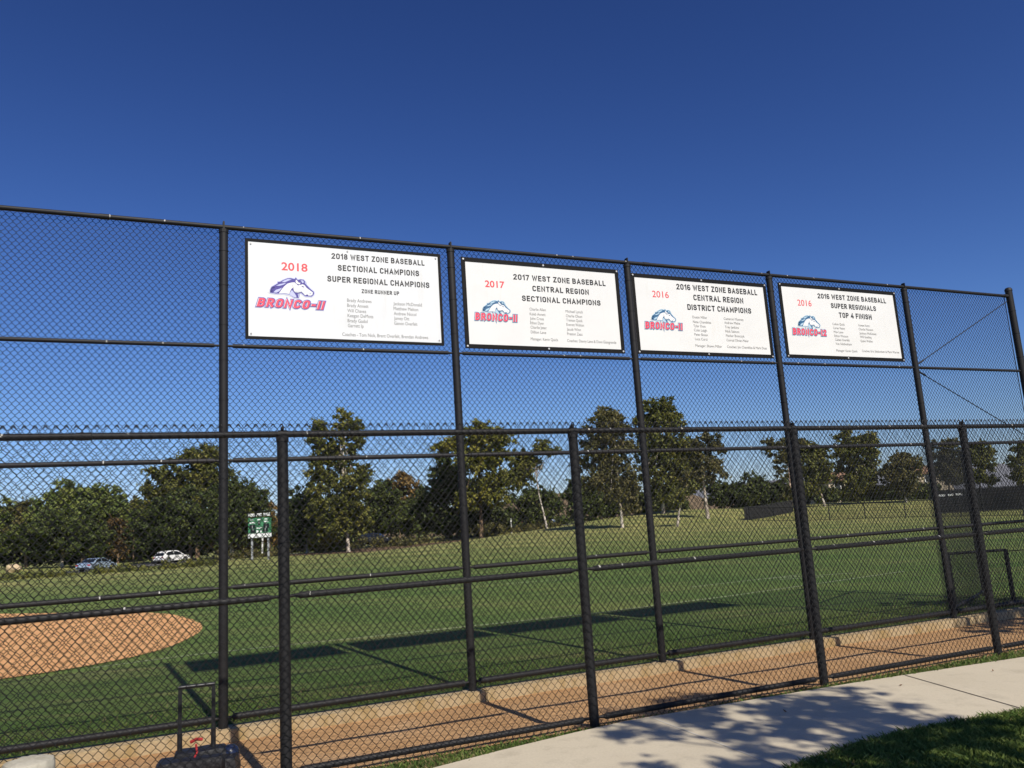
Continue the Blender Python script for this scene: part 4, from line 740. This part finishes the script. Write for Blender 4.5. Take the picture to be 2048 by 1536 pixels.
# ------------------------------------------------------------------ scoreboard
SBG = mat('scoreboard_green', (.055, .22, .10), .5); SBW = mat('scoreboard_white', (.78, .79, .76), .5); SBK = mat('scoreboard_glass', (.014, .02, .018), .25)
GALV = mat('galvanised_post', (.40, .41, .41), .5, .3)
Ys = 78.0; m_ = Ys/FOCAL; c0 = at(519.5, 1052, Ys); gz = zf(c0[0], c0[1])
sb = empty('scoreboard', (c0[0], c0[1], gz), R(-6), label='green scoreboard with a white base panel on two grey posts beyond the outfield', cat='scoreboard')
zb = c0[2]-gz; W_ = 46*m_; H_ = 36*m_
mb = MB(); mb.box((0, 0, zb+.06), (W_, .25, 30*m_), bev=.02); mb.build('board', SBG, sb)
mb = MB(); mb.box((0, -.02, zb-18.5*m_), (W_+.04, .26, 8.4*m_), bev=.02); mb.build('base_panel', SBW, sb)
mb = MB(); mb.box((0, .02, zb+20*m_), (W_, .08, 1.0*m_)); mb.box((0, .05, zb+23.4*m_), (W_, .06, .8*m_)); mb.build('header_rail', mat('header_dark', (.02, .03, .02), .6), sb)
mb = MB()
for tx, a, b in (('FTBD', -22, -9), ('POST', -5.5, 5.5), ('BALE', 9.5, 22.5)): put_text(mb, tx, a*m_, b*m_, zb+19.5*m_, 5.0*m_, .16, .06)
mb.build('header_lettering', SBW, sb)
for x, z, w_, h_ in ((-14, -.5, 12, 8), (14.5, 0, 12, 8.5), (0, 6, 5, 9), (-12.5, -9, 11, 7), (12.5, -8, 11, 7)):
    mb = MB(); mb.box((x*m_, -.13, zb+z*m_), (w_*m_, .03, h_*m_), bev=.008); f = mb.build('digit_window', SBK, sb)
    mb = MB(); mb.box((x*m_, -.155, zb+z*m_), (.5*m_, .012, h_*m_)); mb.build('divider', SBW, f)
for x, z, w_, h_ in ((-14, 7, 11, 3), (14, 8, 9, 2.8), (0, 12.5, 8, 2.2), (-15, 12.5, 5, 2), (14, 13, 6, 2), (-4, -4, 4, 2.2), (3, -4, 8, 2.8), (-3.5, -10.5, 4.5, 5), (3.5, -10.5, 3, 4.5)):
    mb = MB(); mb.box((x*m_, -.132, zb+z*m_), (w_*m_, .02, h_*m_), bev=.004); mb.build('caption_plate', SBW, sb)
for x in (-16.5, 17):
    mb = MB(); mb.box((x*m_, .06, (zb-20*m_)/2-.1), (3.4*m_, .16, zb-20*m_+.4), bev=.015); mb.build('post', GALV, sb)
mb = MB(); mb.tube([at(525, 1076, Ys+9), at(524.5, 1099, Ys+9)-np.array([0, 0, .4])], .09, 10)
tag(mb.build('marker_post', mat('pale_post', (.62, .60, .55), .7)), 'thin pale post seen under the scoreboard, between its two legs', 'post')

# ------------------------------------------------------------------ vehicles
TYRE = mat('tyre_rubber', (.015, .015, .016), .8); RIM = mat('alloy_rim', (.45, .46, .47), .3, .9); CGLASS = mat('car_glass', (.012, .016, .02), .05, spec=.8)
LAMPR = mat('tail_lamp', (.35, .015, .012), .25); LAMPW = mat('head_lamp', (.7, .72, .74), .15); TRIM = mat('dark_trim', (.02, .02, .022), .6)
SEDAN = dict(L=4.7, W=1.8, body=[(-2.33, .34), (-2.36, .62), (-2.30, .86), (-1.95, .98), (-1.55, 1.02), (-.5, .97), (.75, .96), (1.2, .92), (1.85, .80), (2.25, .66), (2.34, .45), (2.28, .30), (-2.2, .28)],
             cab=[(-1.62, 1.0), (-1.05, 1.33), (-.45, 1.44), (.10, 1.43), (.50, 1.32), (1.15, .94)], wx=(-1.38, 1.42), wr=.33,
             win=[[(-1.38, 1.03), (-.98, 1.29), (-.42, 1.385), (-.36, 1.03)], [(-.29, 1.03), (-.34, 1.385), (.08, 1.375), (.42, 1.29), (.92, 1.0)]])
SUV = dict(L=4.6, W=1.85, body=[(-2.24, .42), (-2.28, .75), (-2.22, 1.02), (-1.9, 1.08), (-.5, 1.06), (.85, 1.05), (1.3, 1.02), (1.95, .92), (2.24, .78), (2.30, .50), (2.22, .36), (-2.15, .34)],
           cab=[(-2.12, 1.05), (-1.86, 1.42), (-1.55, 1.62), (-.6, 1.69), (.15, 1.64), (.55, 1.52), (1.25, 1.04)], wx=(-1.38, 1.38), wr=.37,
           win=[[(-1.72, 1.12), (-1.55, 1.40), (-1.30, 1.52), (-.52, 1.58), (-.46, 1.10)], [(-.39, 1.10), (-.44, 1.58), (.12, 1.55), (.45, 1.44), (.98, 1.08)]])
def prism(pts, y0, y1, taper=0.0, zt=None, bev=.0):
    bm = bmesh.new(); lo = []; hi = []
    for x, z in pts:
        k = taper*max(0, (z-pts[0][1])) if taper else 0
        lo.append(bm.verts.new((x, y0+k, z))); hi.append(bm.verts.new((x, y1-k, z)))
    n = len(pts); bm.faces.new(lo); bm.faces.new(hi[::-1])
    for i in range(n): bm.faces.new((lo[i], hi[i], hi[(i+1) % n], lo[(i+1) % n])).normal_update()
    bmesh.ops.recalc_face_normals(bm, faces=bm.faces[:])
    if bev: bmesh.ops.bevel(bm, geom=bm.edges[:], offset=bev, segments=2, affect='EDGES')
    return bm
def car(S, paint, pos, rz, label, name='parked_car', cat='car', group='cars on the road beyond the outfield', flip=False):
    root = empty(name, pos, rz, label=label, cat=cat, group=group); W2 = S['W']/2
    mb = MB(); mb.bm(prism(S['body'], -W2, W2, bev=.05)); mb.bm(prism(S['cab'], -W2+.06, W2-.06, .30, bev=.04)); mb.build('body', paint, root, smooth=True)
    for pl in S['win']:
        for sd_ in (-1, 1):
            mb = MB(); zc = S['cab'][0][1]
            ys = [sd_*(W2-.06-.30*max(0, z-zc)+.006) for x, z in pl]; V = [(x, y, z) for (x, z), y in zip(pl, ys)]
            mb.add(V, [tuple(range(len(V)))]); mb.build('side_window', CGLASS, root)
    c = S['cab']; mb = MB()
    def glass(a, b, nm, off):
        k = [W2-.06-.30*max(0, z-c[0][1])-.09 for x, z in (a, b)]; mb = MB()
        mb.add([(a[0]+off, -k[0], a[1]+.012), (a[0]+off, k[0], a[1]+.012), (b[0]+off, k[1], b[1]+.012), (b[0]+off, -k[1], b[1]+.012)], [(0, 1, 2, 3)]); mb.build(nm, CGLASS, root)
    glass(c[-1], c[-2], 'windscreen', .015); glass(c[0], c[1], 'rear_window', -.015)
    for x in S['wx']:
        for sd_ in (-1, 1):
            r = S['wr']; wh = MB(); wh.tube([(x, sd_*(W2-.20), r), (x, sd_*(W2+.01), r)], r, 20); o = wh.build('wheel', TYRE, root, smooth=True)
            rm = MB(); rm.tube([(x, sd_*(W2), r), (x, sd_*(W2+.025), r)], r*.62, 14); rm.build('rim', RIM, o)
            ar = MB(); q = [(x+(r+.07)*math.cos(t), r+(r+.07)*math.sin(t)) for t in np.linspace(-.1, math.pi+.1, 12)]
            ar.tube([(a, sd_*(W2+.001), b) for a, b in q], .035, 6); ar.build('wheel_arch', TRIM, root)
    L2 = S['L']/2; zl = S['body'][1][1]+.1
    for sd_ in (-1, 1):
        mb = MB(); mb.box((-L2+.02, sd_*(W2-.2), zl), (.06, .34, .16), bev=.015); mb.build('tail_light', LAMPR, root)
        mb = MB(); mb.box((L2-.17, sd_*(W2-.2), zl-.03), (.16, .36, .12), bev=.02); mb.build('headlight', LAMPW, root)
        mb = MB(); mb.box((S['cab'][-1][0]-.32, sd_*(W2+.08), S['cab'][0][1]+.06), (.12, .16, .11), bev=.03); mb.build('mirror', paint, root)
    mb = MB(); mb.box((-L2+.06, 0, .45), (.12, S['W']-.3, .16), bev=.03); mb.box((L2-.06, 0, .42), (.1, S['W']-.4, .16), bev=.03); mb.build('bumper', TRIM, root)
    return root
def paint(name, c, metal=.0): m = mat(name, c, .22, metal); m.node_tree.nodes['Principled BSDF'].inputs['Coat Weight'].default_value = .6; return m
def heading(p, q): d = at(*q)-at(*p); return math.atan2(d[1], d[0])
def road_pt(px, Y):
    p = at(px, 1120, Y); return (p[0], p[1], zf(p[0], p[1])+.03)
h1 = heading((190, 1141, 93), (345, 1124, 112))
car(SEDAN, paint('blue_grey_paint', (.36, .45, .55), .25), road_pt(194, 91), h1-.10, 'pale blue-grey sedan on the road, leftmost of the cars')
car(SUV, paint('white_paint', (.80, .80, .79)), road_pt(344, 108), h1-.38, 'white car on the road, seen from the side left of the scoreboard')
car(SUV, paint('dark_blue_paint', (.02, .025, .05)), road_pt(752, 121), -.15, 'dark car under the trees right of the tall ragged gum tree')
car(SEDAN, paint('bright_white_paint', (.82, .82, .82)), road_pt(1004, 112), -.25, 'small white car far behind the big yellow-green tree')
car(SUV, paint('black_paint', (.015, .015, .017)), road_pt(1083, 116), -.2, 'black car far behind the leaning white trunk')

# ------------------------------------------------------------------ far right: outfield fence, screened fence, low barrier, pole
SCREEN = mat('windscreen_cloth', (.011, .011, .011), .95)
FBLK = mat('far_fence_black', (.02, .02, .02), .6)
A_ = gat(1491, 1043, 77); B_ = gat(1588, 1030, 84)
fr = empty('outfield_fence', A_, 0, label='low black outfield fence on the rise, darker screened stretch at its left end', cat='fence')
def far_fence(root, pts, hgt, npost, screen=False, cell=.16, rad=.012):
    o = np.array(root.location)
    for a, b in zip(pts[:-1], pts[1:]):
        a = np.array(a); b = np.array(b); d = b-a; Lh = np.linalg.norm(d[:2]); n_ = max(2, int(Lh/3.0))
        G = [a+d*i/n_ for i in range(n_+1)]
        for g in G: g[2] = zf(g[0], g[1])
        for g in G[:-1]:
            mb = MB(); mb.tube([g-o-np.array([0, 0, .1]), g-o+np.array([0, 0, hgt])], .04, 8); mb.build('post', FBLK, root)
        for g, h in zip(G[:-1], G[1:]):
            mb = MB(); mb.tube([g-o+np.array([0, 0, hgt]), h-o+np.array([0, 0, hgt])], .03, 6); mb.tube([g-o+np.array([0, 0, .06]), h-o+np.array([0, 0, .06])], .018, 6); mb.build('rail', FBLK, root)
            mb = MB(); u = h-g; Lg = np.linalg.norm(u)
            if screen:
                mb.add([g-o+np.array([0, 0, .08]), h-o+np.array([0, 0, .08]), h-o+np.array([0, 0, hgt-.04]), g-o+np.array([0, 0, hgt-.04])], [(0, 1, 2, 3)])
                mb.build('windscreen', SCREEN, root); continue
            k = int(Lg/cell)
            for i in range(k+1):
                for sgn in (1, -1):
                    i2 = min(max(i+sgn*hgt/cell, 0), k); zt = abs(i2-i)*cell
                    p_ = g-o+u*(i/k); q_ = g-o+u*(i2/k)
                    if zt > .05: mb.tube([p_+np.array([0, 0, .06]), q_+np.array([0, 0, min(hgt, zt+.06)])], rad*.5, 3, cap=False)
            mb.build('mesh_panel', FBLK, root)
far_fence(fr, [A_, B_], 1.22, 4, screen=True)
far_fence(fr, [gat(1500, 1043, 77), gat(1660, 1040, 68), gat(1812, 1035, 60), gat(2048, 1032, 53), gat(2400, 1015, 47)], 1.22, 4)
P0 = gat(1878, 1018, 66); P1 = gat(2060, 1004, 62); P2 = gat(2330, 985, 60)
sf = empty('screened_fence', P0, 0, label='tall far fence covered in black windscreen cloth, at the right edge of the photo', cat='fence')
far_fence(sf, [P0, P1, P2], 1.85, 4, screen=True)
q = at(1899, 990, 63.5)
mb = MB(); 
for i, (x, wd) in enumerate(((-.62, .62), (.08, .42), (.66, .48))): mb.box((x, 0, 0), (wd, .02, .17), bev=.01)
tag(mb.build('pale_banner', SBW), 'small pale banner strip in three pieces on the far black windscreen', 'banner'); bpy.data.objects['pale_banner'].location = q; bpy.data.objects['pale_banner'].rotation_euler = (0, 0, R(-15))
q = at(1904, 955, 100); mb = MB()
for k in range(4): mb.box((0, 0, -.35+.24*k), (1.35, .1, .13), bev=.01)
tag(mb.build('slatted_board', SBW), 'small white slatted board far behind the fifth tall-fence post', 'board'); bpy.data.objects['slatted_board'].location = q
mb = MB(); mb.tube([(0, 0, -.8), (0, 0, .5)], .05, 8); pb = mb.build('board_post', GALV, bpy.data.objects['slatted_board'])
# low barrier on the field behind the fence
b = gat(2027, 1196, 12.9)
lb = empty('low_barrier', b, R(4), label='low black mesh barrier standing on the grass behind the last lower-fence post', cat='barrier')
mb = MB(); mb.tube([(0, 0, -.1), (0, 0, .80)], .034, 10); mb.build('post', VPOST, lb, smooth=True)
mb = MB(); mb.tube([(-.95, 0, -.1), (-.95, 0, .80)], .034, 10); mb.build('post', VPOST, lb, smooth=True)
mb = MB(); mb.tube([(-.95, 0, .79), (0, 0, .79)], .022, 8); mb.tube([(0, 0, .77), (3.0, .3, .76)], .008, 6); mb.build('top_rail', VPOST, lb, smooth=True)
link('wire_mesh', chain_mesh('wire_mesh', -.94, -.02, .02, .78, 0, r=.0026), WIRE, lb, smooth=True)
mb = MB(); mb.tube([(3.0, .3, -.1), (3.0, .3, .80)], .034, 10); mb.build('post', VPOST, lb, smooth=True)

q = gat(1023, 1062, 104); mb = MB(); mb.tube([(0, 0, -.2), (0, 0, 1.75)], .09, 10); mb.tube([(0, 0, 1.75), (0, 0, 1.82)], [.11, .08], 10)
o = mb.build('white_post', SBW, smooth=True); o.location = q; tag(o, 'white post at the right end of the small far white car', 'post')
q = gat(28, 1140, 98); bm = bmesh.new(); bmesh.ops.create_icosphere(bm, subdivisions=4, radius=1.0)
for v in bm.verts:
    n_ = math.sin(v.co.x*3.1+1)*math.sin(v.co.y*2.7)*.12+math.sin(v.co.z*4.3+v.co.x*2)*.08; v.co = v.co*(1+n_); v.co.x *= .85; v.co.y *= .7; v.co.z *= .62
mb = MB(); mb.bm(bm); o = mb.build('boulder', mk_concrete('tan_rock', (.50, .38, .22), (.58, .46, .30), (.36, .26, .14), .6), smooth=True); o.location = (q[0], q[1], q[2]+.4)
tag(o, 'tan boulder on the verge of the road, near the left edge of the photo', 'rock')
# houses and hills behind the trees
ROOF = mk_dirt('tile_roof', (.22, .13, .085), (.28, .17, .11), (.34, .22, .15)); STUC = mk_concrete('tan_stucco', (.46, .38, .27), (.52, .44, .33)); PANE = mat('house_window', (.03, .035, .04), .1)
def house(px, py, Y, wd, dp, hw, hr, rz, label):
    b = at(px, py, Y); g = empty('house', b, rz, label=label, cat='house', group='houses far behind the trees')
    mb = MB(); mb.box((0, 0, hw/2-1.5), (wd, dp, hw+3)); mb.build('wall', STUC, g)
    mb = MB(); e = .5; mb.add([(-wd/2-e, -dp/2-e, hw), (wd/2+e, -dp/2-e, hw), (wd/2+e, dp/2+e, hw), (-wd/2-e, dp/2+e, hw), (-wd/4, 0, hw+hr), (wd/4, 0, hw+hr)], [(0, 1, 5, 4), (1, 2, 5), (2, 3, 4, 5), (3, 0, 4), (3, 2, 1, 0)]); mb.build('roof', ROOF, g)
    for x in (-.3, 0, .3):
        mb = MB(); mb.box((x*wd, -dp/2-.03, hw*.6), (1.3, .08, 1.2)); w_ = mb.build('window', SBW, g)
        mb = MB(); mb.box((x*wd, -dp/2-.08, hw*.6), (1.1, .03, 1.0)); mb.build('pane', PANE, w_)
house(1678, 990, 150, 9, 8, 2.4, 1.8, R(12), 'tan house half hidden behind the wide tall gum tree')
house(1846, 975, 150, 8, 7, 2.4, 1.6, R(-8), 'house with an orange tile roof behind the small round-topped gum tree')
def ridge(name, pts, Y, dep, m):
    P = [at(x, y, Y) for x, y in pts]; V = []; F = []
    for p in P: V += [(p[0]*.75, p[1]*.75, -3.0), tuple(p), (p[0]*1.3, p[1]*1.3, -3.0)]
    for i in range(len(P)-1): F += [(3*i, 3*i+3, 3*i+4, 3*i+1), (3*i+1, 3*i+4, 3*i+5, 3*i+2)]
    mb = MB(); mb.add(V, F); return mb.build(name, m, kind='structure')
HILL = mk_dirt('dry_hillside', (.12, .085, .05), (.17, .125, .075), (.23, .17, .11))
ridge('hills', [(600, 1085), (760, 1050), (900, 1030), (1000, 1010), (1080, 992), (1120, 986), (1180, 985), (1280, 992), (1340, 985), (1370, 984), (1420, 1000), (1500, 1010), (1650, 995), (1700, 980)], 420, 100, HILL)
ridge('mountains', [(1200, 990), (1400, 975), (1600, 955), (1750, 945), (1850, 935), (1950, 930), (1990, 926), (2030, 930), (2150, 915), (2400, 920), (2800, 950)], 3200, 100, mat('far_mountain', (.15, .155, .17), .95))  # grey-blue of distant air haze is put into the ridge's base colour

# ------------------------------------------------------------------ things at the lower left
BAG = mat('black_nylon', (.010, .010, .012), .55); BAGP = mat('black_plastic', (.014, .014, .016), .35); NAVY = mat('navy_helmet', (.012, .018, .045), .22); REDC = mat('red_strap', (.34, .02, .02), .7)
tn = NT(BAG); tn.bump(tn.noise(tn.pos(), 35, 4), .6, .01)
b = at(392, 1536, 6.30); 
bag = empty('wheeled_bag', (b[0], b[1], -.095), AZ2-.08, label='black wheeled equipment bag with its pull handle raised, on the dirt path', cat='bag')
def soft(d, seed, n=3):
    bm = bmesh.new(); bmesh.ops.create_cube(bm, size=1.0); bmesh.ops.subdivide_edges(bm, edges=bm.edges[:], cuts=7, use_grid_fill=True)
    rs = np.random.default_rng(seed); ph = rs.uniform(0, 6, (6, 4))
    for v in bm.verts:
        c = v.co; r = max(abs(c.x), abs(c.y), abs(c.z))*2; s_ = Vector((c.x, c.y, c.z)); s_.normalize()
        c2 = c*.72+s_*.5*.36*r
        w_ = sum(math.sin(p[0]+c.x*(5+p[1])+c.y*(6+p[2])+c.z*(4+p[3])) for p in ph)*.012
        v.co = Vector(((c2.x+w_*.6)*d[0], (c2.y+w_*.6)*d[1], (c2.z+w_)*d[2]))
    return bm
mb = MB(); mb.bm(soft((.56, .34, .23), 3), Matrix.Translation((.01, 0, .075))); mb.build('bag_body', BAG, bag, smooth=True)
mb = MB(); mb.bm(soft((.36, .18, .14), 5), Matrix.Translation((.03, .07, .165))); mb.build('top_pocket', BAG, bag, smooth=True)
mb = MB(); mb.bm(soft((.42, .12, .13), 9), Matrix.Translation((-.02, -.16, .16))); mb.build('front_pocket', BAG, bag, smooth=True)
hx = .118
mb = MB(); z1 = .685
for s_ in (-1, 1): 
    mb.box((s_*hx, .08, (.02+z1)/2), (.028, .018, z1-.02), bev=.005); mb.tube([(s_*hx, .08, .02), (s_*hx, .08, .36)], .019, 10)
mb.tube([(-hx-.011, .08, z1), (hx+.011, .08, z1)], .0145, 12); mb.build('pull_handle', BAGP, bag, smooth=True)
mb = MB(); mb.tube([(-.04, .06, .29), (0, .04, .31), (.04, .06, .30)], .012, 8); mb.tube([(.0, -.02, .285), (.01, -.10, .25), (-.005, -.17, .225), (.01, -.2, .18)], .008, 8); mb.build('red_strap', REDC, bag, smooth=True)
for s_ in (-1, 1):
    mb = MB(); mb.tube([(s_*.26, .14, .045), (s_*.30, .14, .045)], .045, 16); w_ = mb.build('wheel', BAGP, bag, smooth=True)
b = at(461, 1508, 6.42)
hel = empty('batting_helmet', (b[0], b[1], b[2]), AZ2, label='shiny dark navy helmet resting on the right end of the black bag', cat='helmet')
mb = MB(); mb.lathe([(.066, -.045), (.068, -.01), (.064, .025), (.05, .05), (.028, .066), (.004, .071)], 22); mb.build('shell', NAVY, hel, smooth=True)
mb = MB(); mb.box((-.01, -.085, -.03), (.09, .07, .012), bev=.005); mb.build('brim', NAVY, hel)
b = at(58, 1520, 5.02)
bo = empty('concrete_bollard', (b[0], b[1], .01), 0, label='stubby weathered pale concrete bollard at the lower left corner, in front of the lower fence', cat='bollard')
hb = b[2]-.01; bm = bmesh.new(); N_ = 40; rings = []
prof = [(.134, 0), (.136, hb*.5), (.138, hb-.05), (.136, hb-.02), (.128, hb-.004), (.10, hb+.004), (.06, hb+.008), (.01, hb+.009)]
for r_, z in prof: rings.append([bm.verts.new((r_*math.cos(2*math.pi*k/N_)*(1+.02*math.sin(k*1.7)+random.uniform(-.008, .008)), r_*math.sin(2*math.pi*k/N_)*(1+.02*math.sin(k*1.7)), z+random.uniform(-.003, .003))) for k in range(N_)])
for a, c in zip(rings[:-1], rings[1:]):
    for k in range(N_): bm.faces.new((a[k], a[(k+1) % N_], c[(k+1) % N_], c[k]))
bm.faces.new(rings[-1]); bm.faces.new(rings[0][::-1])
mb = MB(); mb.bm(bm); mb.build('column', ROUGHC, bo, smooth=True)
# dry leaves lying about
LEAFB = mat('dead_leaf', (.20, .09, .035), .8)
def dead_leaf(p, sz, rz, label):
    mb = MB(); a = sz; V = [(-a, 0, .004), (-.4*a, .32*a, .012), (.3*a, .36*a, .010), (a, 0, .02), (.35*a, -.33*a, .014), (-.4*a, -.3*a, .008), (0, 0, .002)]
    mb.add(V, [(0, 1, 6), (1, 2, 6), (2, 3, 6), (3, 4, 6), (4, 5, 6), (5, 0, 6)]); o = mb.build('fallen_leaf', LEAFB); o.location = p; o.rotation_euler = (0, 0, rz)
    tag(o, label, 'leaf', 'fallen leaves')
for px, py, z, sz, lb in ((1802, 1372, .036, .022, 'single dry leaf on the sidewalk left of the long dark joint'), (1986, 1343, .036, .016, 'dry leaf fleck on the sidewalk near the right edge of the photo'), (1570, 1424, .036, .02, 'dry leaf lying in the dappled shade on the sidewalk'),
                          (1350, 1331, -.10, .035, 'curled brown leaf on the dirt path at the foot of the curb'), (1072, 1349, .01, .04, 'curled brown leaf on top of the concrete curb'), (1353, 1405, .05, .03, 'tan leaf caught at the bottom rail of the lower fence')):
    d = FW+(px-1024)/FOCAL*RT-(py-768)/FOCAL*UP; t = (z-CAM_H)/d[2]; dead_leaf(tuple(np.array([0, 0, CAM_H])+t*d), sz, random.uniform(0, 6), lb)
